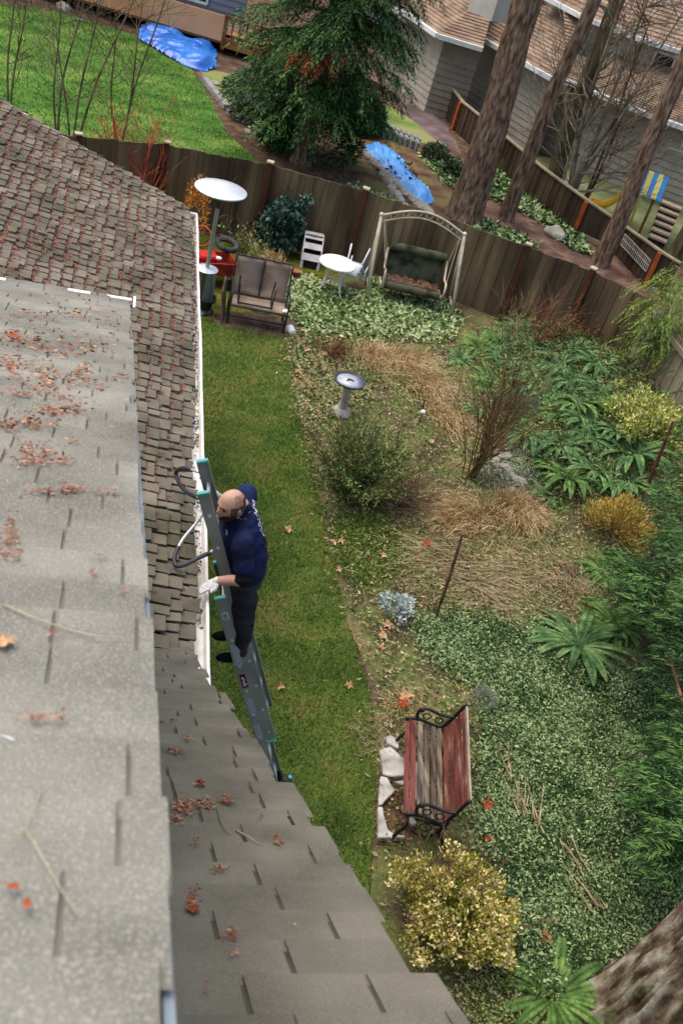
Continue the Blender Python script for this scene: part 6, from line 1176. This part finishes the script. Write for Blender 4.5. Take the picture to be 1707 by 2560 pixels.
# head frame
cv_ = (CAMP-headc).normalized(); ir_ = (rt-cv_*rt.dot(cv_)).normalized(); iu_ = cv_.cross(ir_); iu_ = iu_ if iu_.dot(up) > 0 else -iu_
ca, sa = math.cos(R(12)), math.sin(R(12)); iu2 = iu_*ca+ir_*sa; il2 = -(ir_*ca-iu_*sa)
hup = (iu2*math.cos(R(40))+cv_*math.sin(R(40))).normalized(); f0_ = cv_*math.cos(R(40))-iu2*math.sin(R(40)); fwd = (f0_*math.cos(R(46))+il2*math.sin(R(46))).normalized(); left = hup.cross(fwd).normalized()
HS = 1.10
HT = Matrix(((left.x, fwd.x, hup.x, headc.x), (left.y, fwd.y, hup.y, headc.y), (left.z, fwd.z, hup.z, headc.z), (0, 0, 0, 1))) @ Matrix.Scale(HS, 4)
def headmesh(T):
    bm = bmesh.new(); bmesh.ops.create_icosphere(bm, subdivisions=5, radius=1)
    for v in bm.verts:
        x, y, z = v.co; X, Y, Z = x*.077, y*.098, z*.118
        if z < 0: X *= 1-.30*(-z)**1.3; Y *= 1-.12*(-z)**1.5     # jaw narrower
        if z > 0 and y < 0: Y *= 1.04
        if y > .2: Y -= .010*max(0, y)*(1-abs(z))                       # flatter face
        f = lambda cx, cz, s1, s2: math.exp(-((X-cx)/s1)**2-((Z-cz)/s2)**2) if y > 0 else 0
        Y += .024*f(0, -.018, .011, .016)+.012*f(0, .004, .008, .02)      # nose
        Y -= .010*(f(.031, .008, .014, .010)+f(-.031, .008, .014, .010))   # eye sockets
        Y += .006*f(0, .030, .045, .008)                                # brow
        Y += .006*f(0, -.052, .022, .008)+.010*f(0, -.088, .024, .016)      # lips, chin
        v.co = (X, Y, Z)
    me = bpy.data.meshes.new('h'); bm.to_mesh(me); bm.free(); return me
hm_ = headmesh(HT); HVL = [Vector(v.co) for v in hm_.vertices]; HF = [tuple(p.vertices) for p in hm_.polygons]
body = MB(); body.add([HT @ v for v in HVL], HF)
for s_ in (-1, 1): # ears
    e = MB(HT); body.add([HT @ (Vector((s_*.076, -.008, -.004))+Vector((s_*.010*math.cos(a)*.9, .017*math.cos(a+.3)*.9-.004, .030*math.sin(a)))*k) for k in (1,) for a in [i*math.pi/6 for i in range(12)]]+[HT @ Vector((s_*.090, -.014, 0))], [(i, (i+1) % 12, 12) for i in range(12)])
    body.sphere(HT @ Vector((s_*.080, -.010, 0)), (.014, .014, .022), 12, 8)
loft(body, [neck+Vector((.02, 0, -.07)), neck, HT @ Vector((0, -.035, -.055))], [(.075, .07), (.062, .062), (.058, .06)], shd)
loft(body, [hipc, waist, chest, neck+Vector((.01, 0, -.04))], [(.155, .11), (.14, .10), (.165, .105), (.10, .08)], [SY, SY, shd, shd])
def arm(mb, a, b, c, r1=.048, r2=.043, r3=.032): loft(mb, [a, a.lerp(b, .5), b, b.lerp(c, .45), c], [(r1*1.1, r1*1.1), (r1, r1), (r2, r2), (r2*.98, r2*.9), (r3*1.1, r3)], Vector((0, 0, 1)), 16)
arm(body, sh_n, elb_n, wri_n); arm(body, sh_f, elb_f, wri_f)
def leg_(mb, h, k_, a, g1=.0): loft(mb, [h, h.lerp(k_, .5), k_, k_.lerp(a, .4), a], [(.082+g1, .088+g1), (.072+g1, .078+g1), (.054+g1, .058+g1), (.050+g1, .056+g1), (.036+g1, .038+g1)], SY, 18)
leg_(body, hip_n, knee_n, ank_n); leg_(body, hip_f, knee_f, ank_f)
def hand(mb, w_, tip, palmn, s=1.0, curl=.5, infl=0.0, thumb=1):
    d = (tip-w_).normalized(); sd_ = d.cross(palmn).normalized()*thumb; pn = palmn.normalized(); p0 = w_; p1 = w_+d*.085*s
    loft(mb, [p0, p0+d*.03*s, p1], [(.027+infl, .018+infl), (.037+infl, .017+infl), (.040+infl, .014+infl)], sd_, 12)
    for i, (o_, L_) in enumerate(((.030, .066), (.011, .076), (-.010, .071), (-.029, .056))):
        b0 = p1+sd_*o_*s-d*.01; c1 = b0+(d*math.cos(curl*.5)+pn*math.sin(curl*.5)+sd_*o_*2)*L_*.45*s; c2 = c1+(d*math.cos(curl*1.3)+pn*math.sin(curl*1.3))*L_*.33*s; c3 = c2+(d*math.cos(curl*2.1)+pn*math.sin(curl*2.1))*L_*.27*s
        mb.tube([b0, c1, c2, c3], [.0095+infl, .0088+infl, .008+infl, .0065+infl], 8); mb.sphere(c3, .0066+infl, 8, 6)
    t0 = p0+sd_*.026*s+d*.02*s; t1 = t0+(sd_*.8+d*.55+pn*.2).normalized()*.036*s; t2 = t1+(d*.95+sd_*.25+pn*.35).normalized()*.032*s; mb.tube([t0, t1, t2], [.013+infl, .011+infl, .008+infl], 8); mb.sphere(t2, .0085+infl, 8, 6)
pn_n = Vector((-.35, .15, -1)).normalized(); pn_f = Vector((-.35, .9, -.1)).normalized()
hand(body, wri_n, hand_n, pn_n, curl=.35); hand(body, wri_f, hand_f, pn_f, curl=.8)
bm_ = fuse(body, .006, 3); ob = link('body', bm_, m_skin, man)
# gloves with a cuff
m_glv = M('white_glove', ['#d8d3d4', '#e8e4e4', '#efeeee'], 14, 5, .6, .3, 90)
for (w_, h_, pn_, cv, el) in ((wri_n, hand_n, pn_n, .35, elb_n), (wri_f, hand_f, pn_f, .8, elb_f)):
    mb = MB(); hand(mb, w_, h_, pn_, curl=cv, infl=.0035); bd = (el-w_).normalized(); loft(mb, [w_-bd*.02, w_+bd*.02, w_+bd*.045], [(.034, .028), (.033, .030), (.037, .034)], Vector((0, 0, 1)), 14); link('glove', fuse(mb, .004, 2, .002, 40), m_glv, man)
# T-shirt
m_navy = M('navy_cloth', ['#0f1631', '#151f42', '#1d2a54'], 5, 7, .9, .5, 30, stretch=(1, 1, .7)); m_blk = M('black_cloth', ['#0d0e12', '#16171c'], 6, 5, .9, .4, 40)
sh = MB(); hemp = hipc+Vector((0.01, 0, -.02))
loft(sh, [hemp, waist, chest, chest.lerp(neck, .6), neck+Vector((.008, 0, -.025))], [(.195, .158), (.198, .158), (.215, .152), (.16, .12), (.080, .074)], [SY, SY, shd, shd, shd], 28)
for s0_, e0_ in ((sh_n, elb_n), (sh_f, elb_f)):
    loft(sh, [s0_.lerp(chest, .45), s0_, s0_.lerp(e0_, .35), s0_.lerp(e0_, .62)], [(.09, .085), (.076, .076), (.070, .072), (.074, .078)], Vector((0, 0, 1)), 18)
link('t_shirt', fuse(sh, .010, 5, .013, 8), m_navy, man)
sl_ = MB(); loft(sl_, [sh_n.lerp(elb_n, .4), sh_n.lerp(elb_n, .8), elb_n, elb_n.lerp(wri_n, .22)], [(.056, .056), (.056, .056), (.055, .054), (.050, .046)], Vector((0, 0, 1)), 16); link('undershirt_sleeve', fuse(sl_, .008, 3, .007, 14), m_blk, man)
sl_ = MB(); loft(sl_, [sh_f.lerp(elb_f, .4), sh_f.lerp(elb_f, .8), elb_f, elb_f.lerp(wri_f, .22)], [(.056, .056), (.056, .056), (.055, .054), (.050, .046)], Vector((0, 0, 1)), 16); link('undershirt_sleeve', fuse(sl_, .008, 3, .007, 14), m_blk, man)
# print on the back of the shirt: broken white marks
shm = [c for c in man.children if c.name.startswith('t_shirt')][0] if False else None
# trousers
m_tr = M('charcoal_cloth', ['#232327', '#323136', '#413f45'], 4, 7, .9, .5, 26)
tr = MB(); loft(tr, [hipc+Vector((.0, 0, .06)), hipc, hipc+Vector((.03, 0, -.09))], [(.168, .125), (.180, .142), (.165, .135)], SY, 24)
leg_(tr, hip_n, knee_n, ank_n+Vector((.01, 0, -.01)), .024); leg_(tr, hip_f, knee_f, ank_f+Vector((.01, 0, -.01)), .024)
link('trousers', fuse(tr, .010, 4, .016, 8, 3), m_tr, man)
for an in (ank_n, ank_f):
    mb = MB(); a = an+Vector((.075, 0, -.055)); loft(mb, [a, an+Vector((-.03, 0, -.055)), an+Vector((-.09, 0, -.065)), an+Vector((-.150, 0, -.072))], [(.036, .040), (.043, .046), (.049, .033), (.036, .024)], SY, 18); loft(mb, [an+Vector((0, 0, .03)), an+Vector((.0, 0, -.03))], [(.047, .052), (.046, .052)], SY, 16)
    link('shoe', fuse(mb, .006, 3), m_blk, man)
# hair, beard, brows taken from the head's own surface
def patch(name, test, off, m):
    keep = [f for f in HF if test(sum((HVL_l[i] for i in f), Vector())/3)]; idx = {}; vs = []; fs = []
    for f in keep:
        for i in f:
            if i not in idx: idx[i] = len(vs); p = HVL_l[i]; vs.append(HT @ (p*(1+off/.1)))
        fs.append(tuple(idx[i] for i in f))
    mb = MB(); mb.add(vs, fs); return mb.build(name, m, man, smooth=True)
HVL_l = HVL
m_hair = M('short_hair', ['#3a2a22', '#5c4536', '#7b6252'], 60, 5, .9, .6, 200)
nz_ = lambda p, k: noise.noise(p*k)*.006
patch('hair', lambda p: (p.y < .048+nz_(p, 60)) and -.055 < p.z < .070+nz_(p, 50) and (abs(p.x) > .046 or p.y < -.045) and not (p.z > .038 and p.y > -.045), .0035, m_hair)
patch('beard', lambda p: p.z < -.028+nz_(p, 70) and p.y > .0 and not (abs(p.x) < .019 and -.062 < p.z < -.043) and (p.z < -.044 or abs(p.x) > .034 or (p.z > -.048 and p.z < -.036 and abs(p.x) < .024 and False)), .005, M('beard_hair', ['#2c1a12', '#4a2d20', '#5f3d2c'], 60, 5, .9, .6, 200))
patch('hair_stubble', lambda p: p.z > .045 and p.y < .035+nz_(p, 40) and not (p.z > .095 and abs(p.x) < .035) and p.y < .02, .0012, M('stubble', ['#97705c', '#a8806c', '#b58f7c'], 40, 6, .7, .2, 200))
for s_ in (-1, 1):
    mb = MB(HT); mb.tube([(s_*.014, .092, .026), (s_*.030, .090, .031), (s_*.046, .078, .026)], [.0035, .004, .003], 6); mb.build('eyebrow', m_hair, man)
    mb = MB(HT); mb.sphere((s_*.030, .077, .008), (.012, .008, .005), 10, 8); mb.build('eye', M('eye_dark', ['#3a2620', '#4a332a'], 5, 3, .4) if s_ < 0 else bpy.data.materials['eye_dark'], man)
mb = MB(HT); mb.tube([(-.018, .088, -.052), (0, .093, -.051), (.018, .088, -.052)], [.003, .005, .003], 6); mb.build('mouth', M('lips', ['#a0605a', '#b0706a'], 5, 3, .5), man)
# shirt print and collar tag: marks just proud of the cloth, found by casting onto it
from mathutils.bvhtree import BVHTree
ts = [o for o in bpy.data.objects if o.name == 't_shirt'][0]; tv = [W[man] @ v.co for v in ts.data.vertices]; tree = BVHTree.FromPolygons(tv, [tuple(p.vertices) for p in ts.data.polygons])
def decal(pxs, name, m):
    mb = MB()
    for (x, y, s_) in pxs:
        hit = tree.ray_cast(CAMP, ray(x, y))
        if hit[0] is None: continue
        n = hit[1]; u = Vector((0, 1, 0)); u = (u-n*u.dot(n)).normalized(); v = n.cross(u); p = hit[0]+n*.003; k = 5; mb.add([p]+[p+(u*math.cos(2*math.pi*i/k)+v*math.sin(2*math.pi*i/k))*s_*random.uniform(.5, 1.3) for i in range(k)], [(0, 1+i, 1+(i+1) % k) for i in range(k)])
    return mb.build(name, m, man) if mb.v else None
def edge_x(y):      # right silhouette of the shirt at a photo row
    for x in range(700, 600, -1):
        if tree.ray_cast(CAMP, ray(x, y))[0] is not None: return x
    return 650
decal([(edge_x(y)-2-abs(random.gauss(0, 3))-(4 if i % 5 == 0 else 0), y, .009) for i, y in enumerate(range(1252, 1342, 3))]+[(edge_x(y)-4-random.random()*5, y, .006) for y in range(1256, 1330, 5)], 'shirt_print', m_white)
decal([(567, 1326, .008), (568, 1331, .008), (568, 1336, .007)], 'shirt_mark', M('pale_blue_mark', ['#8fb0c0', '#a5c4d2'], 4, 3, .6))
# ================================================================== LOOSE THINGS ON THE ROOF
def onroof(pts, on, r_, m, name, label, cat='twig'):
    P = spline([on(x, y, .012+.006*(i % 2)) for i, (x, y) in enumerate(pts)], 5); n = len(P); return tag(MB().tube(P, [r_*(1-.5*i/n) for i in range(n)], 6).build(name, m, smooth=True, origin=P[0]), label, cat)
m_ptw = M('pale_twig', ['#8c7a5c', '#a8987a', '#b8aa90'], 9, 4, .9)
onroof([(10, 1512), (90, 1545), (180, 1575), (250, 1590), (318, 1597)], onU, .0016, m_ptw, 'long_twig', 'long thin pale twig lying across the upper roof')
onroof([(62, 2068), (100, 2130), (140, 2200), (185, 2270), (205, 2298)], onU, .0011, m_ptw, 'forked_twig', 'forked brown twig on the near part of the upper roof'); onroof([(105, 1980), (85, 2020), (66, 2066), (40, 2098), (0, 2130)], onU, .0010, m_ptw, 'bent_twig', 'bent brown twig crossing the forked twig on the upper roof')
onroof([(590, 2075), (620, 2092), (650, 2112)], onL, .003, m_ptw, 'short_twig', 'short pale twig on the lower roof'); onroof([(540, 2010), (555, 2060), (575, 2085)], onL, .0025, M('mossy_twig', ['#5d6a34', '#7c8650'], 9, 4, .9), 'mossy_twig', 'greenish mossy twig on the lower roof')
def flat_leaf(px, on, nn, s, m, name, label, rot, lob=5):
    p = on(px[0], px[1], .02); q = nn.to_track_quat('Z', 'Y').to_matrix().to_4x4(); T = Matrix.Translation(p) @ q @ Matrix.Rotation(rot, 4, 'Z'); pts = [(0, -s, 0)]
    for i in range(lob*2+1):
        a = -math.pi*.5+2*math.pi*(i+.6)/(lob*2+2); k = (1 if i % 2 else .5); pts.append((math.cos(a)*s*.55*k*1.2, math.sin(a)*s*k*.9+.1*s, .12*s*math.sin(i*1.9)))
    mb = MB(T); mb.add([(0, 0, .06*s)]+pts, [(0, i+1, (i+1) % len(pts)+1) for i in range(len(pts))]); return tag(mb.build(name, m, origin=p), label, 'leaf')
flat_leaf((14, 1600), onU, nU, .030, m_tan, 'oak_leaf', 'lobed orange oak leaf at the left edge of the upper roof', -.5)
flat_leaf((30, 2212), onU, nU, .011, m_rust, 'dry_leaf', 'small rust red leaf on the near part of the upper roof, left one of two', 1.2, 3); flat_leaf((70, 2255), onU, nU, .011, m_rust, 'dry_leaf', 'small rust red leaf on the near part of the upper roof, right one of two', .2, 3)
flat_leaf((482, 2270), onL, nL, .030, m_rust, 'curled_leaf', 'crumpled brown leaf on the lower roof, the biggest there', .6, 4); flat_leaf((478, 2245), onL, nL, .018, m_rust, 'curled_leaf', 'small brown leaf just above the biggest crumpled leaf on the lower roof', 2.6, 4)
flat_leaf((24, 836), onU, nU, .05, m_rust, 'curled_leaf', 'dark brown curled leaf near the far edge of the upper roof', 1.4, 3)
p = onU(24, 1845, .01); tag(MB().tube([p+Vector((-.012, .003, .002)), p, p+Vector((.008, -.004, .001))], [(.0005, .0005), (.002, .0006), (.0005, .0005)], 6).build('feather', m_gt, origin=p), 'small whitish feather at the left edge of the upper roof', 'feather')
